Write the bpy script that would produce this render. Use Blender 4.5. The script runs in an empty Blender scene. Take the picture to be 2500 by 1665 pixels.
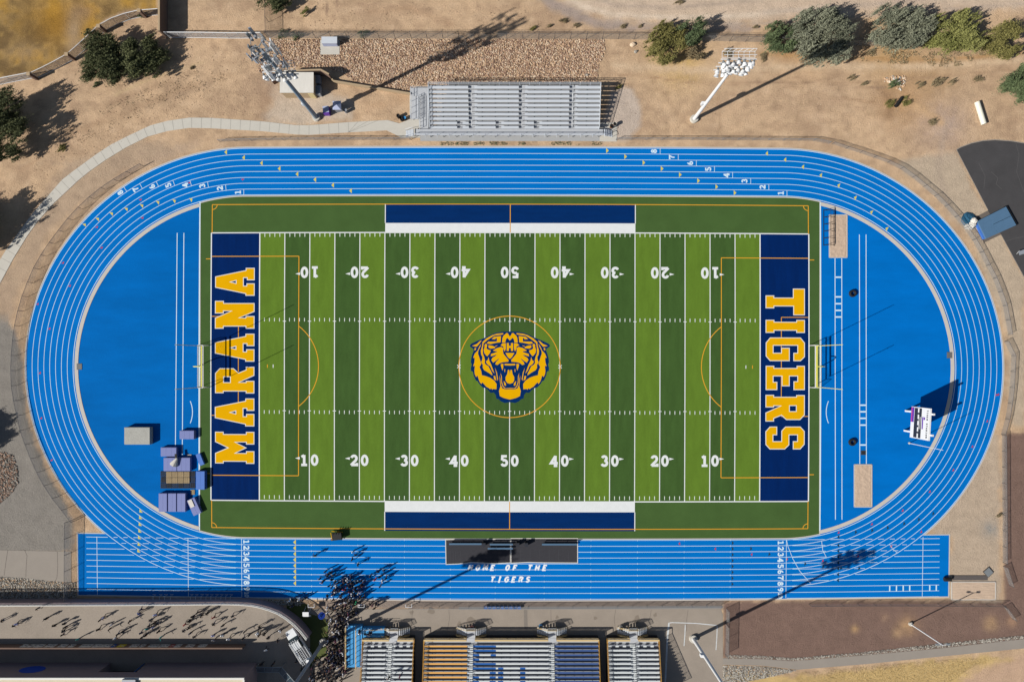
import bpy, bmesh, math, random
import numpy as np
from mathutils import Vector, Matrix
from mathutils.geometry import tessellate_polygon
R=math.radians
random.seed(7); rng=np.random.default_rng(7)
S=13.4; H=122.0; NX,NY=1253.0,881.0          # ground scale (px per metre), camera height, point straight below the camera
sc=bpy.context.scene; col=sc.collection

# ------------------------------------------------------------------ coordinates
def P(px,py,z=0.0):                            # ground plan position -> world
    return Vector(((px-1250)/S,(832.5-py)/S,z))
def U(px,py,z):                                # plan position of something seen at height z from the air
    f=(H-z)/H
    return P(NX+(px-NX)*f,NY+(py-NY)*f,z)
def W(px,py,z=0.0):                            # surveyed plan of field and track (very slightly rotated and bowed)
    dx,dy=px-1250,py-870
    return P(px-1.2e-8*dx*dy*dy-.0022*dy*(1-.6*(dx/750 if dx>0 else 0)), py+.0019*dx-1.3e-8*dy*dx*dx, z)

# ------------------------------------------------------------------ materials
def srgb(r,g,b):
    f=lambda c:(c/255/12.92 if c<=10 else ((c/255+.055)/1.055)**2.4)
    return (f(r),f(g),f(b))
MATS={}
def mat(name,c,rough=.85,var=.12,scale=1.5,fine=14,spec=.25,metal=0,bump=0,alpha=None,stretch=None):
    if name in MATS: return MATS[name]
    m=bpy.data.materials.new(name); m.use_nodes=True; nt=m.node_tree; n=nt.nodes; l=nt.links
    b=n['Principled BSDF']; b.inputs['Roughness'].default_value=rough; b.inputs['Metallic'].default_value=metal
    b.inputs['Specular IOR Level'].default_value=spec
    b.inputs['Base Color'].default_value=(*c,1)
    if var>0:
        tc=n.new('ShaderNodeTexCoord'); mp=n.new('ShaderNodeMapping'); l.new(tc.outputs['Object'],mp.inputs[0])
        if stretch: mp.inputs['Scale'].default_value=stretch
        a=n.new('ShaderNodeTexNoise'); a.inputs['Scale'].default_value=scale; a.inputs['Detail'].default_value=5; a.inputs['Roughness'].default_value=.65
        f=n.new('ShaderNodeTexNoise'); f.inputs['Scale'].default_value=fine; f.inputs['Detail'].default_value=3
        l.new(mp.outputs[0],a.inputs[0]); l.new(mp.outputs[0],f.inputs[0])
        s=n.new('ShaderNodeMath'); s.operation='ADD'; l.new(a.outputs[0],s.inputs[0]); l.new(f.outputs[0],s.inputs[1])
        mr=n.new('ShaderNodeMapRange'); mr.inputs[1].default_value=.65; mr.inputs[2].default_value=1.35
        mr.inputs[3].default_value=1-var; mr.inputs[4].default_value=1+var; l.new(s.outputs[0],mr.inputs[0])
        mx=n.new('ShaderNodeVectorMath'); mx.operation='SCALE'; mx.inputs[0].default_value=c; l.new(mr.outputs[0],mx.inputs['Scale'])
        l.new(mx.outputs[0],b.inputs['Base Color'])
        if bump:
            bp=n.new('ShaderNodeBump'); bp.inputs['Strength'].default_value=bump; bp.inputs['Distance'].default_value=.05
            l.new(s.outputs[0],bp.inputs['Height']); l.new(bp.outputs[0],b.inputs['Normal'])
    if alpha is not None: b.inputs['Alpha'].default_value=alpha
    MATS[name]=m; return m
K=1/1.55
def A(r,g,b,k=K): return tuple(x*k for x in srgb(r,g,b))
m_track=mat('track_blue',A(0,119,208),.85,.13,.35,26,.03,stretch=(.25,1,1))
m_field_blue=mat('apron_blue',A(0,115,205),.85,.17,.09,11,.03,stretch=(1,3,1))
m_white=mat('white_line_paint',A(218,242,255),.8,.05,.6,40)
m_turfw=mat('white_turf_paint',A(234,238,240),.9,.06,1,40)
m_lt=mat('turf_light_green',A(100,131,46),.95,.20,.35,9,.05,stretch=(2.2,.5,1))
m_dk=mat('turf_dark_green',A(68,97,48),.95,.22,.35,9,.05,stretch=(2.2,.5,1))
m_side=mat('turf_side_green',A(74,102,54),.95,.16,.25,8,.05)
m_navy=mat('turf_navy',A(0,38,98),.95,.26,.3,9,.05,stretch=(3,.4,1))
m_navy2=mat('turf_navy_sideline',A(2,46,104),.95,.22,.5,9,.05,stretch=(.4,2,1))
m_field_bluel=mat('apron_blue_dimmed_worn',A(0,108,192),.85,.24,.10,9,.03,stretch=(.6,2.2,1))  # light falloff painted in as a darker base blue; cloudy mottling is wear
m_gold=mat('turf_gold',A(240,180,0),.95,.05,.6,20,.05)
m_orange=mat('soccer_line_orange',A(234,168,44),.95,.05)
m_yel=mat('track_yellow_paint',A(222,208,96),.8,.05)
m_red=mat('track_red_paint',A(196,52,72),.8,.05)
m_dkg=mat('track_dark_green_paint',A(20,62,88),.8,.05)
m_blk=mat('black_cover',A(60,60,66),.9,.12,2,9)
m_conc=mat('concrete',A(208,204,194),.9,.07,.7,9,bump=.1)
m_curb=mat('curb_concrete',A(206,200,192),.9,.06,.8,9)
m_asph=mat('asphalt',A(74,73,75),.92,.22,.3,10,bump=.1)
m_apron=mat('brown_asphalt',A(112,104,98),.92,.1,.6,12)
m_pave=mat('grey_pavement',A(162,151,139),.92,.17,.22,7,bump=.1)
m_pave2=mat('old_path_pavement',A(158,150,141),.92,.08,.4,9)
m_alu=mat('aluminium',A(214,221,230),.45,.08,1,8,.5,stretch=(.15,4,1))
m_alu2=mat('aluminium_deck',A(196,200,206),.5,.08,1,8,.5)
m_alud=mat('dull_aluminium',A(150,156,166),.55,.08,1,8,.5)
m_galv=mat('galvanised_steel',A(150,156,160),.5,.08,2,9,.5,.3)
m_dgalv=mat('dark_fence_steel',A(88,88,90),.6,.05)
m_wsteel=mat('white_painted_steel',A(238,240,242),.45,.03,2,9,.4)
m_ysteel=mat('yellow_painted_steel',A(246,240,110),.5,.03,2,9,.4)
m_pole_grey=mat('grey_painted_pole',A(128,146,162),.5,.05,2,9,.4)
m_tan=mat('tan_painted_steel',A(222,194,140),.6,.06,2,9)
m_mustard=mat('mustard_painted_steel',A(206,152,64),.6,.06,2,9)
m_seat_o=mat('orange_seat',A(238,180,100),.6,.08,1,9)
m_seat_b=mat('blue_seat',A(28,98,178),.6,.06,1,9)
m_seat_f=mat('faded_blue_seat',A(62,92,150),.6,.22,2.5,9,stretch=(1.2,.2,1))
m_seat_w=mat('pale_aluminium_seat',A(222,228,230),.5,.06,1,9)
m_dark=mat('dark_void_metal',(.012,.012,.015),.8,0)
m_black=mat('black_rubber',(.012,.012,.013),.7,0)
m_pad=mat('lilac_blue_vinyl',A(122,134,192),.6,.06,2,9)
m_pad2=mat('bright_blue_vinyl',A(72,122,206),.6,.10,2,9)
m_padb=mat('slate_blue_vinyl',A(86,120,152),.6,.07,1,9)
m_tarp=mat('grey_tarp',A(178,178,172),.8,.12,.8,4,bump=.5)
m_wtarp=mat('white_tarp',A(226,222,214),.7,.08,2,6,bump=.5)
m_teal=mat('teal_net_tarp',A(40,92,122),.8,.25,3,8,bump=.6)
m_wood=mat('pallet_wood',A(186,164,128),.85,.18,2,10)
m_pallet=mat('black_plastic_pallet',A(44,50,60),.8,.2,5,12)
m_sand=mat('pit_sand',A(206,182,160),.95,.10,1.2,7,bump=.6)
m_roof=mat('flat_roof_coating',A(230,226,218),.9,.10,.4,2,stretch=(1,.3,1))
m_stucco=mat('tan_stucco',A(186,164,134),.95,.06,1,9)
m_brown=mat('brown_block_wall',A(128,106,94),.95,.1,1,9)
m_mauve=mat('mauve_building_wall',A(150,134,138),.95,.07,.5,9)
m_whitew=mat('white_parapet',A(240,238,232),.8,.04)
m_beige=mat('beige_roof',A(226,214,190),.9,.06,.5,4)
m_glass=mat('dark_glass',(.02,.03,.035),.12,0,spec=.5)
m_purple=mat('purple_plastic',A(104,58,170),.5,.06,2)
m_bluebox=mat('pale_blue_box',A(176,184,214),.6,.08,2)
m_carw=mat('white_car_paint',A(236,240,244),.3,.02,2,9,.5)
m_skin=mat('skin',A(168,120,92),.6,.05)
m_grate=mat('grate',A(98,92,90),.8,.2,4,20)
m_bark=mat('bark',(.09,.065,.045),.95,.2,3,12)
m_gturf=mat('olive_turf_patch',A(96,104,62),.95,.12,.5,14,.05)
m_blogo=mat('blue_wall_paint',A(40,80,190),.8,.05)
m_green=mat('green_canopy',A(90,110,60),.8,.1)

def chain(name,c,cell=.09,w=.15):
    m=bpy.data.materials.new(name); m.use_nodes=True; nt=m.node_tree; n=nt.nodes; l=nt.links
    b=n['Principled BSDF']; b.inputs['Base Color'].default_value=(*c,1); b.inputs['Roughness'].default_value=.6
    uv=n.new('ShaderNodeUVMap'); uv.uv_map='UVMap'; sp=n.new('ShaderNodeSeparateXYZ'); l.new(uv.outputs[0],sp.inputs[0])
    outs=[]
    for op in('ADD','SUBTRACT'):
        a=n.new('ShaderNodeMath'); a.operation=op; l.new(sp.outputs[0],a.inputs[0]); l.new(sp.outputs[1],a.inputs[1])
        d=n.new('ShaderNodeMath'); d.operation='DIVIDE'; d.inputs[1].default_value=cell; l.new(a.outputs[0],d.inputs[0])
        f=n.new('ShaderNodeMath'); f.operation='FRACT'; l.new(d.outputs[0],f.inputs[0])
        t=n.new('ShaderNodeMath'); t.operation='LESS_THAN'; t.inputs[1].default_value=w; l.new(f.outputs[0],t.inputs[0]); outs.append(t)
    mx=n.new('ShaderNodeMath'); mx.operation='MAXIMUM'; l.new(outs[0].outputs[0],mx.inputs[0]); l.new(outs[1].outputs[0],mx.inputs[1])
    l.new(mx.outputs[0],b.inputs['Alpha']); return m
m_chain=chain('chain_link',A(160,160,160),.09,.17)
m_chain_l=chain('pale_screen_mesh',A(196,196,200),.05,.30)
m_chain_d=chain('dark_screen_mesh',A(60,60,64),.05,.34)
m_net=chain('goal_net',A(214,214,210),.10,.07)

# ------------------------------------------------------------------ mesh building
class MB:
    def __init__(s): s.v=[]; s.f=[]; s.mi=[]; s.mats=[]; s.uv=[]; s.smooth=False
    def m(s,mt):
        if mt not in s.mats: s.mats.append(mt)
        return s.mats.index(mt)
    def add(s,vs,fs,mt,uvs=None):
        o=len(s.v); s.v+= [tuple(v) for v in vs]; i=s.m(mt)
        for k,f in enumerate(fs):
            s.f.append(tuple(o+j for j in f)); s.mi.append(i)
            s.uv.append(uvs[k] if uvs else [(0,0)]*len(f))
    def box(s,c,d,mt,rz=0,tilt=None):
        hx,hy,hz=d[0]/2,d[1]/2,d[2]/2; M=Matrix.Rotation(rz,3,'Z')
        if tilt: M=M@tilt
        vs=[Vector(c)+M@Vector((x*hx,y*hy,z*hz)) for z in(-1,1) for x,y in((-1,-1),(1,-1),(1,1),(-1,1))]
        s.add(vs,[(3,2,1,0),(4,5,6,7),(0,1,5,4),(1,2,6,5),(2,3,7,6),(3,0,4,7)],mt)
    def tube(s,a,b,r,mt,n=6,r2=None,cap=True):
        a,b=Vector(a),Vector(b); d=b-a
        if d.length<1e-6: return
        q=d.to_track_quat('Z','Y'); r2=r if r2 is None else r2; vs=[]
        for k in range(n):
            t=2*math.pi*k/n; vs.append(a+q@Vector((r*math.cos(t),r*math.sin(t),0)))
        for k in range(n):
            t=2*math.pi*k/n; vs.append(b+q@Vector((r2*math.cos(t),r2*math.sin(t),0)))
        fs=[(k,(k+1)%n,n+(k+1)%n,n+k) for k in range(n)]
        if cap: fs+= [tuple(range(n-1,-1,-1)),tuple(range(n,2*n))]
        s.add(vs,fs,mt)
    def path(s,pts,r,mt,n=6):
        for a,b in zip(pts,pts[1:]): s.tube(a,b,r,mt,n)
    def bar(s,a,b,w,h,mt):                       # rectangular bar between two points
        a,b=Vector(a),Vector(b); d=b-a; L=d.length
        if L<1e-6: return
        x=d/L; y=Vector((0,0,1)).cross(x)
        y=y.normalized() if y.length>1e-5 else Vector((1,0,0)); z=x.cross(y)
        vs=[p+y*sy*w/2+z*sz*h/2 for p in(a,b) for sy,sz in((-1,-1),(1,-1),(1,1),(-1,1))]
        s.add(vs,[(0,1,2,3),(7,6,5,4),(0,4,5,1),(1,5,6,2),(2,6,7,3),(3,7,4,0)],mt)
    def poly(s,loops,mt,z=None):                 # flat polygon with optional holes (world Vectors)
        loops=[[Vector(p) for p in lp] for lp in loops]
        if z is not None: loops=[[Vector((p.x,p.y,z)) for p in lp] for lp in loops]
        flat=[p for lp in loops for p in lp]; tr=tessellate_polygon(loops); fs=[]
        for t in tr:
            a,b,c=(flat[i] for i in t)
            fs.append(t if (b-a).cross(c-a).z>0 else (t[0],t[2],t[1]))
        s.add(flat,fs,mt)
    def prism(s,lp,z0,z1,mt,mt2=None):
        top=[Vector((p[0],p[1],z1)) for p in lp]; s.poly([top],mt2 or mt); n=len(lp); vs=[(p[0],p[1],z0) for p in lp]+[(p[0],p[1],z1) for p in lp]
        ar=sum(lp[i][0]*lp[(i+1)%n][1]-lp[(i+1)%n][0]*lp[i][1] for i in range(n))
        fs=[(i,(i+1)%n,n+(i+1)%n,n+i) if ar>0 else (n+i,n+(i+1)%n,(i+1)%n,i) for i in range(n)]
        s.add(vs,fs,mt)
    def panel(s,a,b,h,mt,z0=0,a1=None,b1=None):  # vertical sheet with metre uv
        a,b=Vector(a),Vector(b); L=(b-a).length
        t0=a+Vector((0,0,h)) if a1 is None else a1; t1=b+Vector((0,0,h)) if b1 is None else b1
        s.add([a,b,t1,t0],[(0,1,2,3)],mt,[[(0,0),(L,0),(L,h),(0,h)]])
    def strip(s,pts,w,mt,z,closed=False):        # flat line of width w along world pts
        pts=[Vector((p[0],p[1],0)) for p in pts]; n=len(pts); ls=[];rs=[]
        for i,p in enumerate(pts):
            if closed: a,b=pts[i-1],pts[(i+1)%n]
            else: a,b=pts[max(i-1,0)],pts[min(i+1,n-1)]
            d1=(p-a); d2=(b-p)
            if d1.length<1e-9: d1=d2
            if d2.length<1e-9: d2=d1
            d1.normalize(); d2.normalize(); t=(d1+d2)
            if t.length<1e-6: t=d1
            t.normalize(); nn=Vector((-t.y,t.x,0)); k=1/max(.35,nn.dot(Vector((-d1.y,d1.x,0))))
            ls.append(p+nn*w/2*k); rs.append(p-nn*w/2*k)
        vs=[(p.x,p.y,z) for p in ls+rs]; m=n if closed else n-1
        s.add(vs,[(n+i,n+(i+1)%n,(i+1)%n,i) for i in range(m)],mt)
    def build(s,name,parent=None,**kw):
        me=bpy.data.meshes.new(name); me.from_pydata(s.v,[],s.f)
        for mt in s.mats: me.materials.append(mt)
        me.polygons.foreach_set('material_index',s.mi)
        if any(u!=[(0,0)]*len(u) for u in s.uv[:400]) or any(m in(m_chain,m_chain_l,m_chain_d,m_net) for m in s.mats):
            ul=me.uv_layers.new(name='UVMap'); ul.data.foreach_set('uv',[c for u in s.uv for q in u for c in q])
        if s.smooth: me.polygons.foreach_set('use_smooth',[True]*len(s.f))
        me.update(); o=bpy.data.objects.new(name,me); col.objects.link(o)
        if parent is not None:
            o.parent=parent; o.matrix_parent_inverse=Matrix.Identity(4)
            if parent.location.length>0 or parent.rotation_euler.z: o.matrix_parent_inverse=(Matrix.Translation(parent.location)@parent.rotation_euler.to_matrix().to_4x4()).inverted() if not kw.get('local') else Matrix.Identity(4)
        tag(o,**{k:v for k,v in kw.items() if k!='local'}); return o
def tag(o,label=None,cat=None,group=None,kind=None):
    if label: o['label']=label
    if cat: o['category']=cat
    if group: o['group']=group
    if kind: o['kind']=kind
def thing(name,label,cat,loc=(0,0,0),rz=0,group=None):
    o=bpy.data.objects.new(name,None); o.empty_display_size=.3; col.objects.link(o); o.location=loc; o.rotation_euler=(0,0,rz)
    tag(o,label,cat,group); return o
def dup(root,loc,rz,label,group=None):
    r=root.copy(); col.objects.link(r); r.location=loc; r.rotation_euler=(0,0,rz); r['label']=label
    if group: r['group']=group
    for ch in list(root.children):
        c=ch.copy(); col.objects.link(c); c.parent=r
        for g in ch.children:
            d=g.copy(); col.objects.link(d); d.parent=c
    return r

# ------------------------------------------------------------------ camera, world, sun
cam=bpy.data.cameras.new('camera'); co=bpy.data.objects.new('camera',cam); col.objects.link(co); sc.camera=co
co.location=P(NX,NY,H); cam.sensor_width=36; cam.lens=36*H/(2500/S); cam.clip_end=3000; cam.clip_start=1
cam.shift_x=-(NX-1250)/2500; cam.shift_y=(NY-832.5)/2500
ELEV,AZ=35.6,26.2                               # shadows run towards AZ (anticlockwise from +x)
sl=bpy.data.lights.new('sun','SUN'); sl.energy=5.0; sl.angle=R(.55); sl.color=(1,.95,.87)
so=bpy.data.objects.new('sun',sl); col.objects.link(so)
sd=Vector((math.cos(R(AZ))*math.cos(R(ELEV)),math.sin(R(AZ))*math.cos(R(ELEV)),-math.sin(R(ELEV))))
so.rotation_euler=sd.to_track_quat('-Z','Y').to_euler(); so.location=(-60,-40,80)
w=bpy.data.worlds.new('World'); sc.world=w; w.use_nodes=True; nt=w.node_tree
sky=nt.nodes.new('ShaderNodeTexSky'); sky.sky_type='NISHITA'; sky.sun_disc=False; sky.sun_elevation=R(ELEV)
sky.sun_rotation=math.atan2(-sd.x,-sd.y); bg=nt.nodes['Background']; bg.inputs[1].default_value=.05
nt.links.new(sky.outputs[0],bg.inputs[0])
vs=sc.view_settings; vs.view_transform='Standard'; vs.look='None'; vs.gamma=1; vs.exposure=.47
sc.render.engine='CYCLES'; sc.render.resolution_x=1024; sc.render.resolution_y=681

# ------------------------------------------------------------------ ground (one sheet, colour mottled by place)
def inpoly(X,Y,poly):
    c=np.zeros(X.shape,bool); n=len(poly); j=n-1
    for i in range(n):
        xi,yi=poly[i]; xj,yj=poly[j]
        t=((yi>Y)!=(yj>Y))&(X<(xj-xi)*(Y-yi)/((yj-yi)+1e-12)+xi); c^=t; j=i
    return c
def vnoise(X,Y,s,seed):
    r=np.random.default_rng(seed); G=r.random((256,256)); x=X/s+1000; y=Y/s+1000
    xi=np.floor(x).astype(int); yi=np.floor(y).astype(int); fx=x-xi; fy=y-yi; fx=fx*fx*(3-2*fx); fy=fy*fy*(3-2*fy)
    g=lambda a,b:G[a%256,b%256]
    return (g(xi,yi)*(1-fx)+g(xi+1,yi)*fx)*(1-fy)+(g(xi,yi+1)*(1-fx)+g(xi+1,yi+1)*fx)*fy
def soft(X,Y,poly,edge=8,jit=10,seed=1):         # soft irregular membership
    jx=(vnoise(X,Y,28,seed)-.5)*jit*2+(vnoise(X,Y,9,seed+1)-.5)*jit; jy=(vnoise(X,Y,28,seed+2)-.5)*jit*2+(vnoise(X,Y,9,seed+3)-.5)*jit
    acc=np.zeros(X.shape)
    for a,b in((0,0),(edge,0),(-edge,0),(0,edge),(0,-edge),(edge*.6,edge*.6),(-edge*.6,-edge*.6)):
        acc+=inpoly(X+jx+a,Y+jy+b,poly)
    return acc/7
def line_d(X,Y,pts):
    d=np.full(X.shape,1e9)
    for (x0,y0),(x1,y1) in zip(pts,pts[1:]):
        L=(x1-x0)**2+(y1-y0)**2; t=np.clip(((X-x0)*(x1-x0)+(Y-y0)*(y1-y0))/L,0,1)
        d=np.minimum(d,np.hypot(X-x0-t*(x1-x0),Y-y0-t*(y1-y0)))
    return d
step=6
gx=np.concatenate([[-25000,-6000,-1500],np.arange(-300,2801,step),[4000,9000,25000]]); gy=np.concatenate([[-25000,-6000,-1500],np.arange(-260,1960,step),[3200,8000,25000]])
X,Y=np.meshgrid(gx,gy); n1=vnoise(X,Y,60,3)*.5+vnoise(X,Y,22,4)*.3+vnoise(X,Y,8,5)*.2
lin=lambda *c:np.array(A(*c))
C=np.ones(X.shape+(3,))*lin(199,169,137)
def blend(C,m,c): return C*(1-m[...,None])+np.array(c)*m[...,None]
n2=vnoise(X+Y*.6,Y*2.2-X*.5,26,77)*.6+vnoise(X,Y,11,78)*.4
C=blend(C,np.clip((n1-.45)*4,0,1)*.7,lin(210,178,144)); C=blend(C,np.clip((.5-n1)*4,0,1)*.6,lin(176,147,120)); C=blend(C,np.clip((n2-.56)*5,0,1)*.5,lin(168,140,114)); C=blend(C,np.clip((.40-n2)*5,0,1)*.5,lin(214,184,152))
gr=soft(X,Y,[(-300,-260),(385,-260),(385,24),(340,24),(300,30),(262,46),(240,62),(165,132),(118,158),(70,180),(0,190),(-300,200)],3,2,11)
gc=np.ones(X.shape+(3,))*lin(162,132,84); g2=vnoise(X,Y,45,21)*.6+vnoise(X,Y,14,22)*.4
gc=blend(gc,np.clip((g2-.5)*4,0,1)*.75,lin(184,141,60)); gc=blend(gc,np.clip((.47-g2)*6,0,1)*.8,lin(112,90,60)); g3=vnoise(X,Y,9,24); gc=blend(gc,np.clip((g3-.6)*4,0,1)*.45,lin(120,96,60)); gc=blend(gc,np.clip((.3-g3)*4,0,1)*.4,lin(200,164,98))
for cx,cy,rx,ry,c,a in((140,62,42,36,(104,78,44),.8),(60,60,40,50,(112,90,60),.6),(150,50,70,60,(186,136,44),.5),(205,30,30,20,(150,120,95),.5),(180,85,20,60,(172,152,130),.6),(60,130,40,20,(150,132,112),.5)):
    gc=blend(gc,np.exp(-(((X-cx)/rx)**2+((Y-cy)/ry)**2))*a,lin(*c))
C=C*(1-gr[...,None])+gc*gr[...,None]
zones=[ # polygon, colour, strength, edge, jitter
 ([(-300,740),(20,770),(45,830),(60,900),(60,1000),(90,1090),(135,1190),(178,1262),(178,1348),(-300,1348)],(136,132,126),.95,5,4),
 ([(20,400),(160,400),(60,560),(0,690),(-60,760),(20,790),(60,700),(130,560),(300,420),(480,360),(330,340),(200,390)],(170,150,130),.6,10,8),
 ([(1650,-260),(2800,-260),(2800,-20),(2420,30),(2250,20),(2050,45),(1860,58),(1640,58),(1480,45),(1380,12),(1330,-260)],(208,186,164),.9,10,10),
 ([(1330,-260),(1355,0),(1440,40),(1560,62),(1700,66),(1860,60),(1860,72),(1640,80),(1480,70),(1370,40),(1310,0),(1280,-260)],(166,150,140),.9,6,6),
 ([(640,190),(700,215),(790,215),(860,260),(870,292),(760,300),(640,298),(660,250)],(200,184,166),.8,8,8),
 ([(1510,210),(1545,220),(1565,260),(1560,310),(1530,345),(1470,345),(1470,300),(1490,230)],(196,180,166),.9,5,4),
 ([(1768,1468),(2000,1466),(2452,1468),(2452,1390),(2450,1060),(2800,1040),(2800,1555),(2500,1566),(2295,1586),(2118,1600),(1936,1616),(1765,1606)],(126,102,92),.97,3,2),
 ([(1780,1640),(1890,1640),(1960,1650),(2380,1602),(2440,1600),(2500,1612),(2430,1640),(2340,1690),(2310,1960),(1780,1960)],(204,174,118),.95,5,9),
 ([(2345,1660),(2400,1625),(2500,1600),(2800,1590),(2800,1960),(2300,1960)],(198,166,140),.9,8,8),
 ([(2270,1300),(2330,1180),(2400,1060),(2440,1060),(2440,1470),(2320,1470),(2320,1310)],(186,168,148),.85,6,8),
 ([(2180,400),(2330,372),(2500,677),(2500,1040),(2470,1040),(2460,820),(2380,600),(2290,480)],(190,172,150),.9,6,6),
 ([(780,1462),(1765,1462),(1765,1486),(780,1486)],(140,128,120),.9,2,1)]
for i,(pl,c,a,e,j) in enumerate(zones):
    C=blend(C,soft(X,Y,pl,e,j,40+i*7)*a,lin(*c))
for cx,cy,r,c in((2087,1535,9,(176,142,104)),(2215,1528,22,(186,150,112)),(2190,1545,12,(176,144,112)),(2420,1522,16,(186,152,116)),(2160,1508,10,(160,130,108)),(2470,1518,12,(176,140,112)),
   (2300,300,60,(188,164,148)),(1950,110,60,(190,150,108)),(2180,130,70,(196,160,112)),(2270,190,70,(184,152,116)),(2200,250,60,(190,152,112)),(1660,150,60,(206,172,112)),(640,210,40,(168,140,116)),(2420,1290,22,(150,146,140))):
    C=blend(C,np.exp(-(((X-cx)**2+(Y-cy)**2)/r**2))*.8*(.6+.8*vnoise(X,Y,8,int(cx))),lin(*c))
for pts,wd,c,a in (([(1500,160),(1700,172),(1860,166),(2050,162),(2250,164),(2500,146)],10,(214,186,154),.9),([(1860,132),(2060,142),(2300,148),(2500,128)],6,(186,146,100),.7),([(2150,215),(2180,250),(2170,280)],14,(150,120,92),.6),([(2210,250),(2260,270),(2300,300)],10,(206,170,130),.7),([(1780,205),(1950,200),(2080,212),(2160,214)],2,(160,132,108),.7),([(1860,178),(2060,205),(2200,196),(2500,168)],3,(170,140,112),.5),
   ([(280,232),(340,205),(400,182),(495,152)],3,(206,180,140),.7),([(300,280),(400,245),(520,200)],7,(170,144,120),.5),([(130,340),(250,300),(420,230),(560,180)],9,(176,146,116),.45),
   ([(1370,-20),(1420,15),(1500,36),(1640,44),(1800,40),(2000,20)],6,(222,202,180),.9),([(1420,-20),(1500,14),(1640,20),(1860,0)],5,(180,162,146),.7),([(1480,52),(1640,60),(1860,58),(2100,40),(2500,10)],4,(184,166,150),.6),([(1860,30),(2100,14),(2300,-4)],6,(186,168,152),.6),([(45,420),(180,330),(300,260)],4,(184,152,122),.5),([(900,260),(940,255),(990,240)],12,(196,160,126),.5),([(120,700),(200,540),(330,410),(480,350)],12,(186,160,136),.5),
   ([(1560,150),(1620,230),(1700,330)],5,(176,146,116),.4),([(1750,230),(1760,300),(1752,330)],3,(172,142,112),.5),([(1960,205),(1955,260),(1940,310)],3,(168,140,112),.5),([(1500,182),(1600,190),(1700,205),(1860,205)],3,(170,138,108),.6),([(2060,240),(2130,250),(2180,285)],4,(168,136,106),.6),([(2310,300),(2290,420),(2320,520)],10,(172,154,138),.4),([(450,200),(470,120),(440,95)],6,(180,152,124),.5),([(500,230),(540,150),(560,100)],5,(176,148,120),.5),([(650,240),(640,280)],20,(160,132,108),.5),([(420,200),(340,225),(250,262)],8,(164,136,110),.5),([(900,30),(1000,20),(1100,60)],8,(180,148,118),.5),([(800,40),(795,0)],2,(150,124,104),.8),([(818,40),(822,0)],2,(150,124,104),.8)):
    C=blend(C,np.exp(-(line_d(X,Y,pts)/wd)**2)*a*(.5+vnoise(X,Y,10,int(pts[0][0])+5)),lin(*c))
C=C*np.array([1.10,1.115,1.135])
nx_,ny_=len(gx),len(gy)
V=np.stack([(X-1250)/S,(832.5-Y)/S,np.full(X.shape,-.03)],-1).reshape(-1,3)
ii=np.arange(nx_*ny_).reshape(ny_,nx_); F=np.stack([ii[1:,:-1],ii[1:,1:],ii[:-1,1:],ii[:-1,:-1]],-1).reshape(-1,4)
me=bpy.data.meshes.new('ground'); me.from_pydata(V.tolist(),[],F.tolist())
ca=me.color_attributes.new('patches','FLOAT_COLOR','POINT'); cc=np.concatenate([C.reshape(-1,3),np.ones((nx_*ny_,1))],1); ca.data.foreach_set('color',cc.ravel().astype(np.float32))
def ground_mat():
    m=bpy.data.materials.new('desert_ground'); m.use_nodes=True; n=m.node_tree.nodes; l=m.node_tree.links; b=n['Principled BSDF']
    b.inputs['Roughness'].default_value=.95; b.inputs['Specular IOR Level'].default_value=.1
    at=n.new('ShaderNodeVertexColor'); at.layer_name='patches'; tc=n.new('ShaderNodeTexCoord')
    def no(s,d,r=.6):
        x=n.new('ShaderNodeTexNoise'); x.inputs['Scale'].default_value=s; x.inputs['Detail'].default_value=d; x.inputs['Roughness'].default_value=r; l.new(tc.outputs['Object'],x.inputs[0]); return x
    a=no(.45,9,.72); f=no(4,7,.8); g=no(1.3,7,.8)
    s=n.new('ShaderNodeMath'); s.operation='ADD'; l.new(a.outputs[0],s.inputs[0]); l.new(f.outputs[0],s.inputs[1])
    mr=n.new('ShaderNodeMapRange'); mr.inputs[1].default_value=.6; mr.inputs[2].default_value=1.4; mr.inputs[3].default_value=.72; mr.inputs[4].default_value=1.30; l.new(s.outputs[0],mr.inputs[0])
    sp=n.new('ShaderNodeMapRange'); sp.inputs[1].default_value=.60; sp.inputs[2].default_value=.74; sp.inputs[3].default_value=1; sp.inputs[4].default_value=.66; l.new(g.outputs[0],sp.inputs[0])
    mu=n.new('ShaderNodeMath'); mu.operation='MULTIPLY'; l.new(mr.outputs[0],mu.inputs[0]); l.new(sp.outputs[0],mu.inputs[1])
    mx=n.new('ShaderNodeVectorMath'); mx.operation='SCALE'; l.new(at.outputs[0],mx.inputs[0]); l.new(mu.outputs[0],mx.inputs['Scale']); l.new(mx.outputs[0],b.inputs['Base Color'])
    bp=n.new('ShaderNodeBump'); bp.inputs['Strength'].default_value=.7; bp.inputs['Distance'].default_value=.22; l.new(s.outputs[0],bp.inputs['Height']); l.new(bp.outputs[0],b.inputs['Normal'])
    return m
me.materials.append(ground_mat()); go=bpy.data.objects.new('ground',me); col.objects.link(go); tag(go,kind='structure',label='tan desert dirt with dry grass, gravel and red brown patches around the stadium')

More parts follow.
